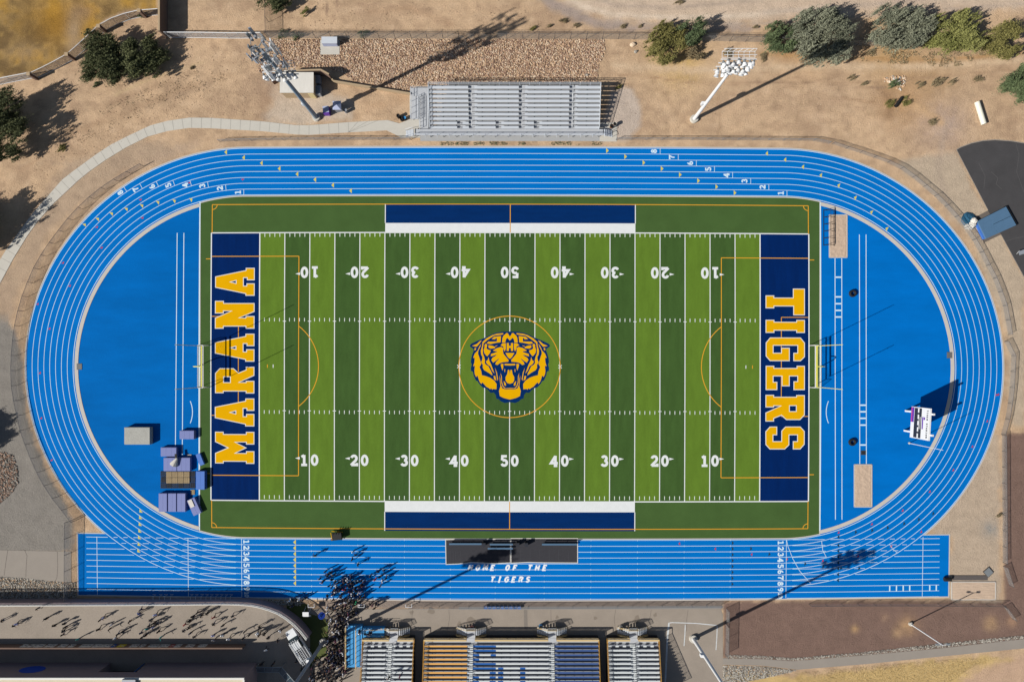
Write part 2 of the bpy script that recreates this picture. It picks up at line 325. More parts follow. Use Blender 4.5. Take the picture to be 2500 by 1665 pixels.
# ------------------------------------------------------------------ setting sheets
def sheet(name,pts,mt,z,label,kind='structure',fn=P,parent=None,thick=0):
    b=MB()
    lp=[fn(*p) for p in pts]
    if thick: b.prism([(p.x,p.y) for p in lp],z-thick,z,mt)
    else: b.poly([lp],mt,z)
    return b.build(name,parent,label=label,kind=kind)
sw_up=[(0,639),(16,609),(57,552),(79,522),(103,495),(152,439),(202,400),(177,420)]
up=[(-60,760),(-10,650),(16,609),(57,552),(79,522),(103,495),(152,439),(178,419),(234,378),(272,353),(318,330),(367,307),(408,296),(462,288),(516,288.5),(640,297),(723,306.5),(756,306.5),(851,299),(946,294),(975,302),(1003,291)]
lo=[(1026,300),(1026,337),(981,337),(944,319),(851,324),(756,330),(723,329),(640,321),(516,314),(462,313),(410,320.5),(361,334),(307,361),(258,391),(217,420),(190,442),(130,498),(92,541),(68,574),(33,631),(0,692),(-40,780)]
sheet('sidewalk',up+lo,m_conc,.03,'pale concrete sidewalk curving round the upper left of the track',thick=.08)
b=MB()                                          # joints in the sidewalk
upj=up[1:20]; loj=list(reversed(lo[4:-1]))
def resample(pts,n):
    d=[0]; 
    for a,c in zip(pts,pts[1:]): d.append(d[-1]+math.dist(a,c))
    out=[]
    for k in range(n+1):
        t=d[-1]*k/n; i=max(j for j in range(len(d)) if d[j]<=t+1e-9); i=min(i,len(pts)-2); f=(t-d[i])/(d[i+1]-d[i]+1e-9)
        out.append((pts[i][0]+(pts[i+1][0]-pts[i][0])*f,pts[i][1]+(pts[i+1][1]-pts[i][1])*f))
    return out
ua=resample(upj,46); dl=resample(loj,900); la=[min(dl,key=lambda q:math.dist(q,u)) for u in ua]
m_joint=mat('sidewalk_joint',A(150,146,138),.9,0)
for a,c in zip(ua,la):
  if a[0]<930: b.strip([P(*a),P(*c)],.05,m_joint,.036)
b.build('pavement_joint',kind='structure',label='thin dark joints across the pale curving sidewalk')
sheet('asphalt',[(2335,366),(2345,360),(2372,350),(2400,344),(2430,342),(2470,345),(2500,350),(2800,380),(2800,1000),(2600,860),(2500,677),(2444,574),(2412,514),(2363,420)],m_asph,.0,'black asphalt car park at the right edge')
b=MB(); b.strip([P(*p) for p in((2335,366),(2345,360),(2372,350),(2400,344),(2430,342),(2470,345),(2500,350))],.14,m_pave2,.02); b.strip([P(*p) for p in((2335,366),(2363,420),(2412,514))],.12,m_pave2,.0212); b.strip([P(*p) for p in((2444,574),(2500,677),(2600,860))],.12,m_pave2,.02)
for pts in([(2480,350),(2488,380),(2482,420),(2500,470)],[(2420,420),(2436,435),(2432,450),(2445,462)],[(2455,590),(2478,582),(2500,578)],[(2390,400),(2405,430),(2402,460)]): b.strip([P(*p) for p in pts],.05,mat('asphalt_crack',A(100,98,98),.9,0),.004)
b.build('asphalt_edge',kind='structure',label='pale curb edge and cracks of the black car park')
sheet('asphalt_apron',[(2379,532),(2412,514),(2444,573),(2402,593)],m_apron,.005,'brown asphalt apron under the high jump mat')
sheet('pavement',[(742,1486),(1760,1486),(1765,1500),(1765,1960),(740,1960)],m_pave,.0,'grey brown pavement in front of and under the blue and gold grandstands')
sheet('path',[(1765,1606),(1860,1608),(1936,1613),(2118,1598),(2295,1582),(2500,1559),(2800,1515),(2800,1540),(2500,1582),(2295,1602),(2118,1620),(1947,1634),(1860,1624),(1765,1622)],m_pave2,.01,'smooth concrete footpath at the lower right',thick=.04)
sheet('old_path',[(-300,1342),(-20,1342),(174,1346),(174,1421),(120,1418),(0,1408),(-300,1400)],m_pave2,.0,'cracked tan path at the lower left')
sheet('turf_patch',[(700,1470),(750,1474),(752,1497),(772,1502),(792,1507),(802,1516),(802,1553),(795,1569),(800,1600),(770,1610),(752,1640),(742,1640),(700,1500)],m_gturf,.006,'olive turf patch between the curved wall and the crowd')
b=MB()
for x in(1007,1096,1345,1503,1590,1680): b.strip([P(x,1488),P(x+random.uniform(-4,4),1510),P(x+random.uniform(-5,5),1540)],.05,mat('crack_filler',A(104,96,90),.9,0),.0045)
b.strip([P(1283,1488),P(1284,1535)],.65,mat('patch_strip',A(138,130,122),.9,.1),.0042)
b.strip([P(1120,1484),P(1762,1482)],.55,mat('grey_strip',A(150,146,142),.9,.08),.003)
for x,y,q in((1052,1490,.75),(1005,1495,.45),(1150,1517,.9),(1122,1522,.5),(1453,1508,.4),(1360,1506,.35),(1555,1512,.8),(1600,1500,.4)): b.poly([[P(x,y)+Vector((q*math.cos(t)*(.8+.25*math.sin(3*t+x)),q*math.sin(t)*(.9+.2*math.cos(2*t+y)),0)) for t in np.linspace(0,6.0,18)]],mat('pavement_stain',A(142,131,119),.9,.12),.0038)
b.build('pavement_crack',kind='structure',label='cracks and patches in the grey pavement')
b=MB()
for pts in ([(19,1342),(14,1375),(10,1404)],[(60,1342),(66,1356),(64,1380),(63,1408)],[(140,1346),(141,1380),(139,1410),(135,1418)]): b.strip([P(*p) for p in pts],.07,MATS['crack_filler'],.004)
b.build('path_crack',kind='structure',label='dark cracks across the tan path at the lower left')

b=MB()
for k,pts in enumerate(([(1631,1521),(1640,1519),(1700,1521),(1751,1526)],[(1633,1522),(1629,1560),(1627,1610),(1624,1668)],[(1673,1524),(1672,1550),(1670,1576)],[(1751,1528),(1750,1556),(1748,1586)])): b.strip([P(*p) for p in pts],.16 if k!=1 else .3,mat('chalk_paint',A(214,218,220),.9,.2,1.5,6),.0052+.0004*k)
b.build('chalk_line',kind='structure',label='white chalk lines on the pavement right of the grandstands')
# ------------------------------------------------------------------ track
CL,CR,CY,RI,LW=600,1912,897,421.5,14.3
def arc(cx,r,a0,a1,n=60): return [(cx+r*math.cos(R(a0+(a1-a0)*k/n)),CY-r*math.sin(R(a0+(a1-a0)*k/n))) for k in range(n+1)]
def oval(r,n=60): # closed, starts top of right curve clockwise
    return arc(CR,r,90,-90,n)+arc(CL,r,-90,-270,n)
ro=RI+8*LW+3
a0=math.degrees(math.asin((1309-CY)/ro))
pts=arc(CR,ro,90,-a0)+[(2321,1309),(2321,1463.5),(1250,1466),(187,1463.5),(187,1309)]+arc(CL,ro,-180+a0,-270)
pp=[]
for p,q in zip(pts,pts[1:]+pts[:1]):
    pp.append(p)
    n=int(math.dist(p,q)//150)
    for k in range(1,n+1): pp.append((p[0]+(q[0]-p[0])*k/(n+1),p[1]+(q[1]-p[1])*k/(n+1)))
track=MB(); track.poly([[W(*p) for p in pp]],m_track,.004); track=track.build('running_track',kind='structure',label='bright blue eight lane running track with a ten lane home straight')
b=MB(); edge=[W(*p) for p in pp]
b.strip(edge,.22,m_curb,.012,closed=True); b.build('track_edge_curb',track,label='pale concrete edging round the blue track')
for nm,cx,sgn in(('left',CL,1),('right',CR,-1)):
    xe=486.5 if sgn>0 else 2003; r=RI-9; a=math.degrees(math.acos(abs(xe-cx)/r))
    pl=arc(cx,r,180-a if sgn>0 else a,180+a if sgn>0 else -a,50)
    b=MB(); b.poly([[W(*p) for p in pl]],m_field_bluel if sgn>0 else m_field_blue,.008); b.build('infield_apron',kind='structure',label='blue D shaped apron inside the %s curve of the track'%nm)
    b=MB(); r0,r1=RI-3.5,RI-12.5; a1=math.degrees(math.acos(abs(xe-cx)/r1)); s0,s1=(180-a1,180+a1) if sgn>0 else (a1,-a1)
    o=[W(*p) for p in arc(cx,r0,s0,s1,70)]; i=[W(*p) for p in arc(cx,r1,s0,s1,70)]
    b.prism([(p.x,p.y) for p in o+i[::-1]],-.02,.05,m_curb); b.build('infield_curb',kind='structure',label='pale concrete curb band inside the %s curve'%nm)
# turf
a=math.degrees(math.acos((CL-486.5)/(RI-3)))
tp=arc(CL,RI-3,180-a,90,14)+[(x,CY-(RI-3)) for x in range(750,1900,150)]+arc(CR,RI-3,90,math.degrees(math.acos((2003-CR)/(RI-3))),12)
tp+=arc(CR,RI-3,-math.degrees(math.acos((2003-CR)/(RI-3))),-90,12)+[(x,CY+(RI-3)) for x in range(1800,650,-150)]+arc(CL,RI-3,270,180+a,14)
field=MB(); field.poly([[W(*p) for p in tp]],m_side,.012); field=field.build('football_field',kind='structure',label='green striped football turf with navy end zones')
b=MB(); b.strip([W(*p) for p in tp],.2,m_curb,.03,closed=True); b.build('field_edge_curb',field,label='thin pale curb round the turf')
XG0,XG1,XE0,XE1,YT,YB=633.2,1855.7,514.8,1975,568.3,1224.5
def X_(yd): return XG0+(XG1-XG0)*yd/100
def rect(b,x0,y0,x1,y1,mt,z,n=8):
    t=[W(x0+(x1-x0)*k/n,y0,z) for k in range(n+1)]+[W(x1+(x0-x1)*k/n,y1,z) for k in range(n+1)]
    b.poly([t],mt,z)
bl=MB(); bd=MB()
for k in range(20):
    light=(k%2==0) if k<10 else (k%2==1)
    rect(bl if light else bd,X_(k*5),YT,X_(k*5+5),YB,m_lt if light else m_dk,.016,2)
bl.build('light_stripe',field,label='light green turf stripes'); bd.build('dark_stripe',field,label='dark green turf stripes')
for x0,x1,l in((XE0,XG0,'left'),(XG1,XE1,'right')):
    b=MB(); rect(b,x0,YT,x1,YB,m_navy,.016); b.build('end_zone',field,label='navy end zone at the %s end'%l)
b=MB(); rect(b,939.5,498,1551,545,m_navy2,.017); rect(b,939.5,1250,1551,1296,m_navy2,.017); b.build('bench_band',field,label='navy team bands along both sidelines')
b=MB(); rect(b,939.5,545,1551,YT,m_turfw,.017); rect(b,939.5,YB,1551,1250,m_turfw,.017)
ln=.15
def L(b,x0,y0,x1,y1,w=ln,mt=m_turfw,z=.022,n=None,c=0):
    n=n or max(1,int(math.dist((x0,y0),(x1,y1))//120)); b.strip([W(x0+(x1-x0)*k/n,y0+(y1-y0)*k/n) for k in range(n+1)],w,mt,z+c)
for y in(YT,YB): L(b,XE0,y,XE1,y,.2)
for x in(XE0,XE1): L(b,x,YT,x,YB,.2,z=.0225)
for yd in range(0,101,5): L(b,X_(yd),YT,X_(yd),YB,.16 if yd not in(0,100) else .2,z=.0225)
for yd in range(1,100):
    if yd%5:
        for y0,y1 in((570,578.5),(777,785.5),(1003,1011.5),(1211,1220)): L(b,X_(yd),y0,X_(yd),y1,.12)
    else:
        for y in(785,1004): L(b,X_(yd)-4,y,X_(yd)+4,y,.12,z=.023)
for x in(939.5,1551):
    L(b,x,498,x,545,.16); L(b,x,1250,x,1296,.16)
for x in(1120.5,1367.5):
    for s in(-1,1): L(b,x-4,895-4*s,x+4,895+4*s,.12,z=.0235+s*.0003)
for x in(667,1821): L(b,x,891,x,899,.14)
b.build('yard_line',field,label='white yard lines, hash marks and sideline bands')
b=MB(); oz=.0255
for x in(516.5,1974): L(b,x,499,x,YT,.14,m_orange,oz); L(b,x,YB,x,1291.5,.14,m_orange,oz)
for y in(499,1291.5): L(b,516.5,y,1974,y,.14,m_orange,oz,c=.0006)
for y0,y1 in((499,YT),(1224.5,1291.5)): L(b,1245,y0,1245,y1,.14,m_orange,oz)
b.strip([W(1244+123.7*math.cos(R(t)),895.5+123.7*math.sin(R(t))) for t in range(0,360,4)],.14,m_orange,oz+.001,closed=True)
for s,xe,xb,xg,xp,yt,yb in((1,516,729,582,655,626,1163),(-1,1974,1761,1907.5,1835,628,1166)):
    L(b,xe,yt,xb,yt,.14,m_orange,oz); L(b,xe,yb,xb,yb,.14,m_orange,oz); L(b,xb,yt,xb,yb,.14,m_orange,oz,c=.0006)
    L(b,xe,773,xg,773,.12,m_orange,.0185); L(b,xe,1016,xg,1016,.12,m_orange,.0185); L(b,xg,773,xg,1016,.12,m_orange,.0188)
    a=math.degrees(math.acos(abs(xb-xp-0)/123.7*1.0)); cx=xb-s*75; a=math.degrees(math.acos(75/123.7))
    b.strip([W(cx+s*123.7*math.cos(R(t)),895+123.7*math.sin(R(t))) for t in np.linspace(-a,a,25)],.14,m_orange,oz)
    for yy in(630,1161): L(b,xe-s*14,yy+(2 if yy<700 else -2),xe-s*2,yy+(2 if yy<700 else -2),.14,m_orange,oz)
    L(b,xe+s*137,891,xe+s*137,899,.14,m_orange,oz)
for x,y,q in((516.5,499,270),(1974,499,180),(516.5,1291.5,0),(1974,1291.5,90)):
    b.strip([W(x+12*math.cos(R(t)),y-12*math.sin(R(t))) for t in np.linspace(q,q+90,7)],.13,m_orange,oz+.0012)
b.build('soccer_line',field,label='thin orange soccer lines')

# block letters of the end zones
GL={'A':([(0,0),(0,22.4),(4.7,22.4),(20,96.5),(47.5,96.5),(62.8,22),(68.5,22),(68.5,0),(38,0),(38,19),(43.5,19),(43.5,26.7),(24.7,26.7),(24.7,20),(30.6,20),(30.6,0)],[(31.2,46),(36.8,46),(33.9,57.5)]),
'N':([(0,0),(0,21.8),(5.3,21.8),(5.3,75.3),(0,75.3),(0,96.7),(26.7,96.7),(42.9,58.6),(42.9,75.3),(37.3,75.3),(37.3,96.7),(68.4,96.7),(68.4,74.9),(62.9,74.9),(62.9,0),(41.4,0),(27.1,35.7),(27.1,21.8),(31.2,21.8),(31.2,0)],None),
'R':([(0,0),(0,21),(4.8,21),(4.8,75),(.5,75),(.5,96),(49.7,96),(61.8,84.8),(61.8,50.9),(50.9,38.8),(58.2,21),(65.4,21),(65.4,0),(43.6,0),(27.6,35.6),(27.6,21),(31,21),(31,0)],[(27.4,59.4),(40,59.4),(40,74.4),(27.4,74.4)]),
'M':([(0,0),(0,20.6),(5,20.6),(5,75),(.5,75),(.5,96),(26,96),(39,66),(53.3,96),(78.3,96),(78.3,75),(72.7,75),(72.7,20.6),(78.3,20.6),(78.3,0),(47.3,0),(47.3,20.4),(52.3,20.4),(52.3,45.3),(39,18.2),(26.2,45.3),(26.2,20.4),(31,20.4),(31,0)],None),
'T':([(16.9,0),(16.9,21.2),(22.1,21.2),(22.1,66.8),(0,66.8),(0,96),(65.5,96),(65.5,67.6),(43.8,67.6),(43.8,21.2),(48.6,21.2),(48.6,0)],None),
'I':([(0,0),(0,21.5),(4.8,21.5),(4.8,75),(0,75),(0,96),(32,96),(32,75),(26.5,75),(26.5,21.5),(32,21.5),(32,0)],None),
'G':([(0,10.8),(0,85.6),(13,96),(47.7,96),(58,85.6),(58,67.9),(37.5,67.9),(37.5,77.6),(20.2,77.6),(20.2,19.5),(37.5,19.5),(37.5,38),(25.2,38),(25.2,59),(58,59),(58,10.8),(46.2,.4),(13,.4)],None),
'E':([(0,.4),(0,21.2),(5.4,21.2),(5.4,75.9),(0,75.9),(0,96),(59.6,96),(59.6,68.3),(37.9,68.3),(37.9,77.6),(26,77.6),(26,59),(50.3,59),(50.3,39.5),(26,39.5),(26,19.5),(39.5,19.5),(39.5,28.8),(59.6,28.8),(59.6,.4)],None),
'S':([(12,0),(0,10.8),(0,28.8),(21.2,28.8),(21.2,19.5),(35.8,19.5),(35.8,39),(10.4,39),(0,48.8),(0,85.6),(11.5,96),(44,96),(56,85.6),(56,67.2),(35.8,67.2),(35.8,77.6),(21.2,77.6),(21.2,58.5),(45.5,58.5),(56,47.7),(56,10.8),(44.5,.4)],None)}
def inset(lp,d):
    n=len(lp); ar=sum(lp[i][0]*lp[(i+1)%n][1]-lp[(i+1)%n][0]*lp[i][1] for i in range(n)); s=1 if ar>0 else -1; out=[]
    for i in range(n):
        a,p,c=Vector(lp[i-1]),Vector(lp[i]),Vector(lp[(i+1)%n]); d1=(p-a).normalized(); d2=(c-p).normalized()
        n1=Vector((-d1.y,d1.x))*s; n2=Vector((-d2.y,d2.x))*s; m=n1+n2
        m=n1 if m.length<1e-3 else m.normalized(); k=min(3,1/max(.2,m.dot(n1))); q=p+m*d*k; out.append((q.x,q.y))
    return out
def word(txt,starts,side,label):
    wd=thing('end_zone_word',None,None); wd.parent=field
    for ch,y0 in zip(txt,starts):
        outer,hole=GL[ch]
        def T(u,v): 
            return W(621.2-v+(y0<800)*.0,y0-u) if side<0 else W(1868.9+v,y0+u)
        b=MB(); lps=[[T(*p) for p in outer]]+([[T(*p) for p in hole]] if hole else []); b.poly(lps,m_turfw,.0205)
        i2=inset(outer,1.7); h2=inset(hole,-1.7) if hole else None
        lps=[[T(*p) for p in i2]]+([[T(*p) for p in h2]] if h2 else []); b.poly(lps,m_gold,.026)
        b.build('letter',wd,label='gold letter %s with white edge'%ch)
    wd['label']=label
word('MARANA',(1134.5,1042.8,962.2,884.2,803.5,722.8),-1,'gold block letters MARANA')
word('TIGERS',(702.5,779.2,822.4,891.8,963,1040.8),1,'gold block letters TIGERS')

# stroke alphabet for painted numbers and small words
el=lambda cx,cy,rx,ry,a0=0,a1=360,n=16:[(cx+rx*math.cos(R(a0+(a1-a0)*k/n)),cy+ry*math.sin(R(a0+(a1-a0)*k/n))) for k in range(n+1)]
FT={'0':[el(.35,.5,.23,.4)],'1':[[(.36,.08),(.36,.95)],[(.1,.07),(.62,.07)],[(.12,.78),(.36,.92)]],
'2':[el(.34,.68,.22,.22,170,-20,10)+[(.5,.5),(.12,.12),(.12,.08)],[(.1,.09),(.6,.09),(.6,.26)]],
'3':[el(.34,.7,.2,.2,160,-80,10),el(.34,.3,.24,.22,90,-160,12)],
'4':[[(.66,.3),(.06,.3),(.44,.92)],[(.45,.95),(.45,.05)],[(.3,.06),(.62,.06)]],
'5':[[(.58,.9),(.18,.9),(.16,.54)],el(.34,.32,.24,.24,130,-160,12)],
'6':[el(.35,.3,.22,.21),el(.5,.42,.36,.48,100,175,8)],'7':[[(.1,.74),(.1,.9),(.6,.9),(.36,.5),(.3,.06)]],
'8':[el(.35,.71,.18,.18),el(.35,.29,.23,.2)],'9':[el(.35,.7,.22,.2),el(.2,.58,.36,.48,-80,-5,8)],
'H':[[(.1,.06),(.1,.94)],[(.6,.06),(.6,.94)],[(.1,.5),(.6,.5)]],'O':[el(.35,.5,.26,.4)],'M':[[(.05,.05),(.1,.94),(.38,.35),(.66,.94),(.7,.05)]],
'E':[[(.6,.9),(.12,.9),(.12,.09),(.62,.09)],[(.12,.5),(.5,.5)]],'F':[[(.6,.9),(.12,.9),(.12,.05)],[(.12,.5),(.5,.5)]],
'T':[[(.02,.9),(.68,.9)],[(.35,.9),(.35,.05)]],'I':[[(.35,.06),(.35,.94)],[(.18,.07),(.52,.07)],[(.18,.93),(.52,.93)]],
'G':[el(.36,.5,.27,.4,40,330,14)+[(.62,.48),(.4,.48)]],'R':[[(.12,.05),(.12,.9),(.4,.9),(.58,.8),(.58,.62),(.42,.5),(.12,.5)],[(.4,.5),(.64,.05)]],
'S':[el(.36,.7,.22,.2,20,250,10)+el(.34,.3,.24,.2,70,-160,10)],'A':[[(.04,.05),(.35,.93),(.66,.05)],[(.16,.36),(.54,.36)]],
'D':[[(.12,.09),(.12,.9),(.35,.9),(.6,.7),(.6,.3),(.35,.09),(.12,.09)]],'U':[[(.12,.93),(.12,.3),(.35,.08),(.58,.3),(.58,.93)]],' ':[]}
def glyph(b,ch,fn,mt,z,th=.2,h=1.0):
    for i,st in enumerate(FT[ch]):
        q=[fn(*p) for p in st]; cl=(q[0]-q[-1]).length<1e-4 and len(q)>6
        if cl: q=q[:-1]
        b.strip(q,th*h,mt,z+i*.0009,closed=cl)
def text_at(b,txt,cx,cy,hpx,ang,mt,z,gap=.8,slant=0,th=.2,fn=W):
    n=len(txt); wtot=gap*n-(gap-.7)
    for k,ch in enumerate(txt):
        def T(u,v):
            lx=(k*gap+u-wtot/2+slant*(v-.5))*hpx; ly=(v-.5)*hpx; c,s=math.cos(R(ang)),math.sin(R(ang))
            return fn(cx+lx*c-ly*s,cy-(lx*s+ly*c))
        glyph(b,ch,T,mt,z+k*.0002,th,hpx/S)
nums=thing('yard_number',None,None); nums.parent=field; nums['label']='white yard numbers with arrows'
for yd in range(10,100,10):
    v=str(yd if yd<=50 else 100-yd); b=MB(); x=X_(yd)
    for row,(cy,ang) in enumerate(((665.5,180),(1124.5,0))):
        for i,ch in enumerate(v):
            s=(-1 if i==0 else 1)*(1 if ang==0 else -1); text_at(b,ch,x+s*12.8,cy,27.5,ang,m_turfw,.0285,th=.225)
        if v!='50':
            d=-1 if yd<50 else 1; yy=cy+(3.5 if row==0 else -4.5); x0=x+d*23.5
            b.poly([[W(x0,yy-3.2),W(x0,yy+3.2),W(x0+d*11.5,yy)]],m_turfw,.0285)
    b.build('number',nums,label='yard number %s at both sidelines'%v)

# tiger head emblem at midfield (traced as flat turf pieces, mirrored about its centre)
TB=[(783,287),(680,290),(580,307),(500,340),(430,375),(330,415),(235,460),(215,485),(222,505),(262,530),(272,555),(250,610),(235,670),(230,720),(243,755),(230,800),(232,845),(258,855),(270,910),(300,980),(325,990),(350,1030),(395,1078),(425,1085),(470,1110),(510,1155),(555,1150),(585,1190),(590,1235),(625,1245),(655,1275),(710,1298),(783,1287)]
TY=[[(245,492),(315,462),(355,425),(385,410),(350,460),(325,490),(310,503)],[(280,548),(285,520),(305,522),(300,545),(288,555)],
[(377,458),(365,500),(335,560),(330,600),(345,640),(360,690),(378,745),(352,790),(378,850),(385,905),(440,918),(500,940),(560,980),(595,1030),(592,1105),(545,1100),(535,1112),(515,1088),(505,1105),(480,1085),(450,1070),(420,1035),(390,1005),(380,1030),(360,1010),(345,975),(325,910),(305,932),(285,890),(280,840),(288,770),(262,780),(280,725),(285,660),(262,660),(285,600),(325,558),(350,500)],
[(690,310),(600,318),(530,340),(450,385),(395,435),(390,490),(370,560),(375,610),(395,650),(390,690),(375,720),(400,760),(398,800),(420,835),(480,870),(535,910),(530,880),(505,830),(480,780),(440,755),(425,730),(430,700),(420,650),(400,600),(400,520),(410,455),(460,410),(520,370),(560,345),(685,328)],
[(425,475),(440,458),(460,470),(458,500),(450,520),(465,540),(512,555),(500,590),(465,635),(450,630),(420,590),(412,550),(425,510)],
[(480,645),(490,700),(520,760),(545,830),(565,885),(530,840),(505,780),(470,755),(448,730),(447,705),(470,690)],
[(525,395),(560,362),(657,350),(650,440),(590,447),(510,465),(455,455),(475,430),(530,430),(598,428),(600,385),(585,375),(575,398)],
[(480,480),(530,487),(580,508),(565,525),(510,530),(480,515)],
[(545,556),(600,520),(660,505),(690,520),(685,560),(690,600),(730,650),(765,690),(760,715),(690,720),(640,735),(605,762),(575,750),(590,715),(628,678),(620,672),(600,690),(545,728),(520,690),(535,660),(592,625),(590,615),(550,628),(512,640),(515,605),(560,590),(602,574),(600,566),(548,562)],
[(783,415),(745,375),(725,400),(718,440),(672,445),(678,380),(690,350),(735,308),(755,312),(765,335),(783,358)],
[(738,450),(768,450),(768,490),(783,490),(783,520),(768,520),(768,562),(738,562)],
[(650,482),(680,455),(725,450),(725,530),(710,570),(695,540),(690,500)],[(783,590),(720,590),(740,625),(755,650),(783,675)],
[(783,745),(708,742),(708,765),(783,768)],[(652,750),(690,742),(688,800),(678,840),(660,790)],
[(783,900),(775,830),(755,830),(745,890),(722,930),(722,980),(745,1015),(783,1027)],
[(635,905),(648,960),(655,1040),(675,1090),(720,1107),(783,1103),(783,1250),(740,1240),(690,1225),(640,1200),(632,1150),(628,1130),(650,1060),(640,970)],
[(648,870),(668,920),(670,1000),(690,1060),(720,1090),(783,1085),(783,1093),(715,1098),(682,1070),(661,1010),(658,920)],
[(552,915),(575,915),(590,985),(560,960)],[(570,795),(600,870),(615,960),(605,985),(590,880)],[(695,985),(725,1020),(728,1055),(705,1050)],[(706,820),(716,820),(714,860),(706,860)],[(570,478),(585,492),(605,480),(598,494),(583,499)]]
def TT(p,mir): x=(1566-p[0]) if mir else p[0]; return P(1110+x/5.807,760+p[1]/5.807)
b=MB()
sil=[TT(p,0) for p in TB]+[TT(p,1) for p in TB[-2:0:-1]]
b.poly([sil],m_navy2,.028)
for i,pl in enumerate(TY):
    for mir in(0,1): b.poly([[TT(p,mir) for p in pl]],m_gold,.031+.0001*i)
b.build('tiger_emblem',field,label='roaring tiger head emblem in gold and navy at midfield')

# ------------------------------------------------------------------ track markings
lw=.082
b=MB()
def tl(x0,y0,x1,y1,w=lw,mt=m_white,z=.010,c=0): 
    n=max(1,int(math.dist((x0,y0),(x1,y1))//120)); b.strip([W(x0+(x1-x0)*k/n,y0+(y1-y0)*k/n) for k in range(n+1)],w,mt,z+c)
for i in range(9):
    r=RI+i*LW; wl=lw if i not in(0,8) else lw*1.2
    ps=arc(CL,r,270,90,90)+[(x,CY-r) for x in range(740,1900,130)]+arc(CR,r,90,-90,90)
    b.strip([W(*p) for p in ps],wl,m_white,.010)
yb=[CY+RI+14.35*i for i in range(11)]
for i,y in enumerate(yb):
    tl(600,y,1912,y)
    for side,(cx,xend,sg) in enumerate(((CL,209,-1),(CR,2297,1))):
        x=cx+sg*12; cross=[]
        for k in range(9):
            r=RI+k*LW
            if r>y-CY and k>=0: cross.append(cx+sg*math.sqrt(max(0,r*r-(y-CY)**2)))
        xs=sorted([abs(c-cx) for c in cross]+[12]); end=abs(xend-cx)
        segs=[]; cur=12
        for q in sorted(abs(c-cx) for c in cross):
            if q-6>cur+4: segs.append((cur,q-7))
            cur=max(cur,q+7)
        segs.append((cur,end))
        for s0,s1 in segs:
            if s0<s1 and s0>30 or s1-s0>20: tl(cx+sg*max(s0,25 if i<9 else 0),y,cx+sg*s1,y,c=.0012)
for x,y0,y1 in((235,yb[0]-1,yb[10]),(458,yb[0]-1,yb[10]),(589,yb[0],yb[10]),(1922,yb[0],yb[10]),(2256,yb[0]-4,yb[10])): tl(x,y0,x,y1,c=.002)
for i in range(11):                               # short cross ticks on the straight
    for x in(760,874,988,1100,1210,1330,1444,1558,1672,1785): tl(x,yb[i]-2,x,yb[i]+2,.06,c=.0024)
for x in(2176,2192.5,2209,2225,2274,2290): tl(x,yb[8]+.5,x,yb[9]-.5,.22,c=.0028)
b.strip([W(*p) for p in((1922,1318),(1926,1335),(1938,1365),(1955,1395),(1982,1426))],lw,m_white,.0133)
b.strip([W(*p) for p in((2008,1322),(2011,1345),(2020,1362))],lw,m_white,.0136)
b.strip([W(*p) for p in((2174,1331),(2182,1343),(2193,1352))],lw,m_white,.0136)
lines=b.build('lane_line',track,label='white lane lines')
m_wletter=mat('white_letter_paint',A(246,250,255),.8,.05)
b=MB()                                            # staggered start marks and numbers
for k in range(8):
    lane=7-k; y0=CY-RI-LW*(lane+1); y1=CY-RI-LW*lane; x=1612+44.3*k
    b.strip([W(x,y0),W(x,y1)],lw,m_white,.0124); text_at(b,str(lane+1),x-15.5,(y0+y1)/2,14.5,90,m_white,.0128,th=.21)
for n_,(x,y) in zip('87654321',((303,460),(341.6,453),(381.5,446.7),(421.7,444.6),(463,443.5),(505.4,446.7),(549,455),(593,466))):
    n=int(n_); th=math.degrees(math.atan2(CY-y,x-CL)); r=RI+LW*(n-.5); th=math.degrees(math.acos(max(-1,min(1,(x-CL)/r)))) if x<CL else 90
    q=lambda rr,t:(CL+rr*math.cos(R(t)),CY-rr*math.sin(R(t)))
    b.strip([W(*q(RI+LW*(n-1),th)),W(*q(RI+LW*n,th))],lw,m_white,.0124); c=q(r,th+2.0*420/r); text_at(b,n_,c[0],c[1],14.5,th,m_white,.0128,th=.22)
for i in range(10):
    t=str(i+1); y=(yb[i]+yb[i+1])/2
    text_at(b,t,601,y,14.5 if i<9 else 11,-90,m_white,.0134,gap=.62,th=.21); text_at(b,t,1908.5,y,14.5 if i<9 else 11,-90,m_white,.0134,gap=.62,th=.21)
text_at(b,'HOME OF THE',1240.5,1385.2,14,0,m_wletter,.0134,gap=1.3,slant=.3,th=.28); text_at(b,'TIGERS',1247,1413.8,14,0,m_wletter,.0134,gap=1.24,slant=.3,th=.28)
b.build('lane_number',track,label='white lane numbers and the words HOME OF THE TIGERS')
def tri(b,x,y,d,mt,s=6.4,ang=None):
    a=R(ang) if ang is not None else (0 if d>0 else math.pi); c,sn=math.cos(a),math.sin(a)
    q=[(-.45*s,-s),(-.45*s,s),(.55*s,0)]; b.poly([[W(x+u*c-v*sn,y+u*sn+v*c) for u,v in q]],mt,.0118)
b=MB()
for k in range(8):
    tri(b,(516+41.2*k)*1.062,(347.5+12.9*k)*1.0625+1,-1,m_yel); tri(b,(1396+42*k)*1.062,(345+13.6*k)*1.0625+1,1,m_yel); tri(b,719,yb[k]+7.2,-1,m_yel)
for x,y in((1764,349),(1806,363),(1847,379),(1888,398),(1929,421),(1967,449),(2004,482),(2039,520)): tri(b,x*1.062,y*1.062+1,-1,m_yel,6,180+(x-1800)*.12)
for x,y in((205,546),(237,532),(271,519),(307,508),(345,500),(384,492),(424,489),(465,486)): tri(b,x,y,1,m_yel,6,-30-(465-x)*.08)
for k in range(7): tri(b,342-k,1254+16.4*k,-1,m_yel,6,140)
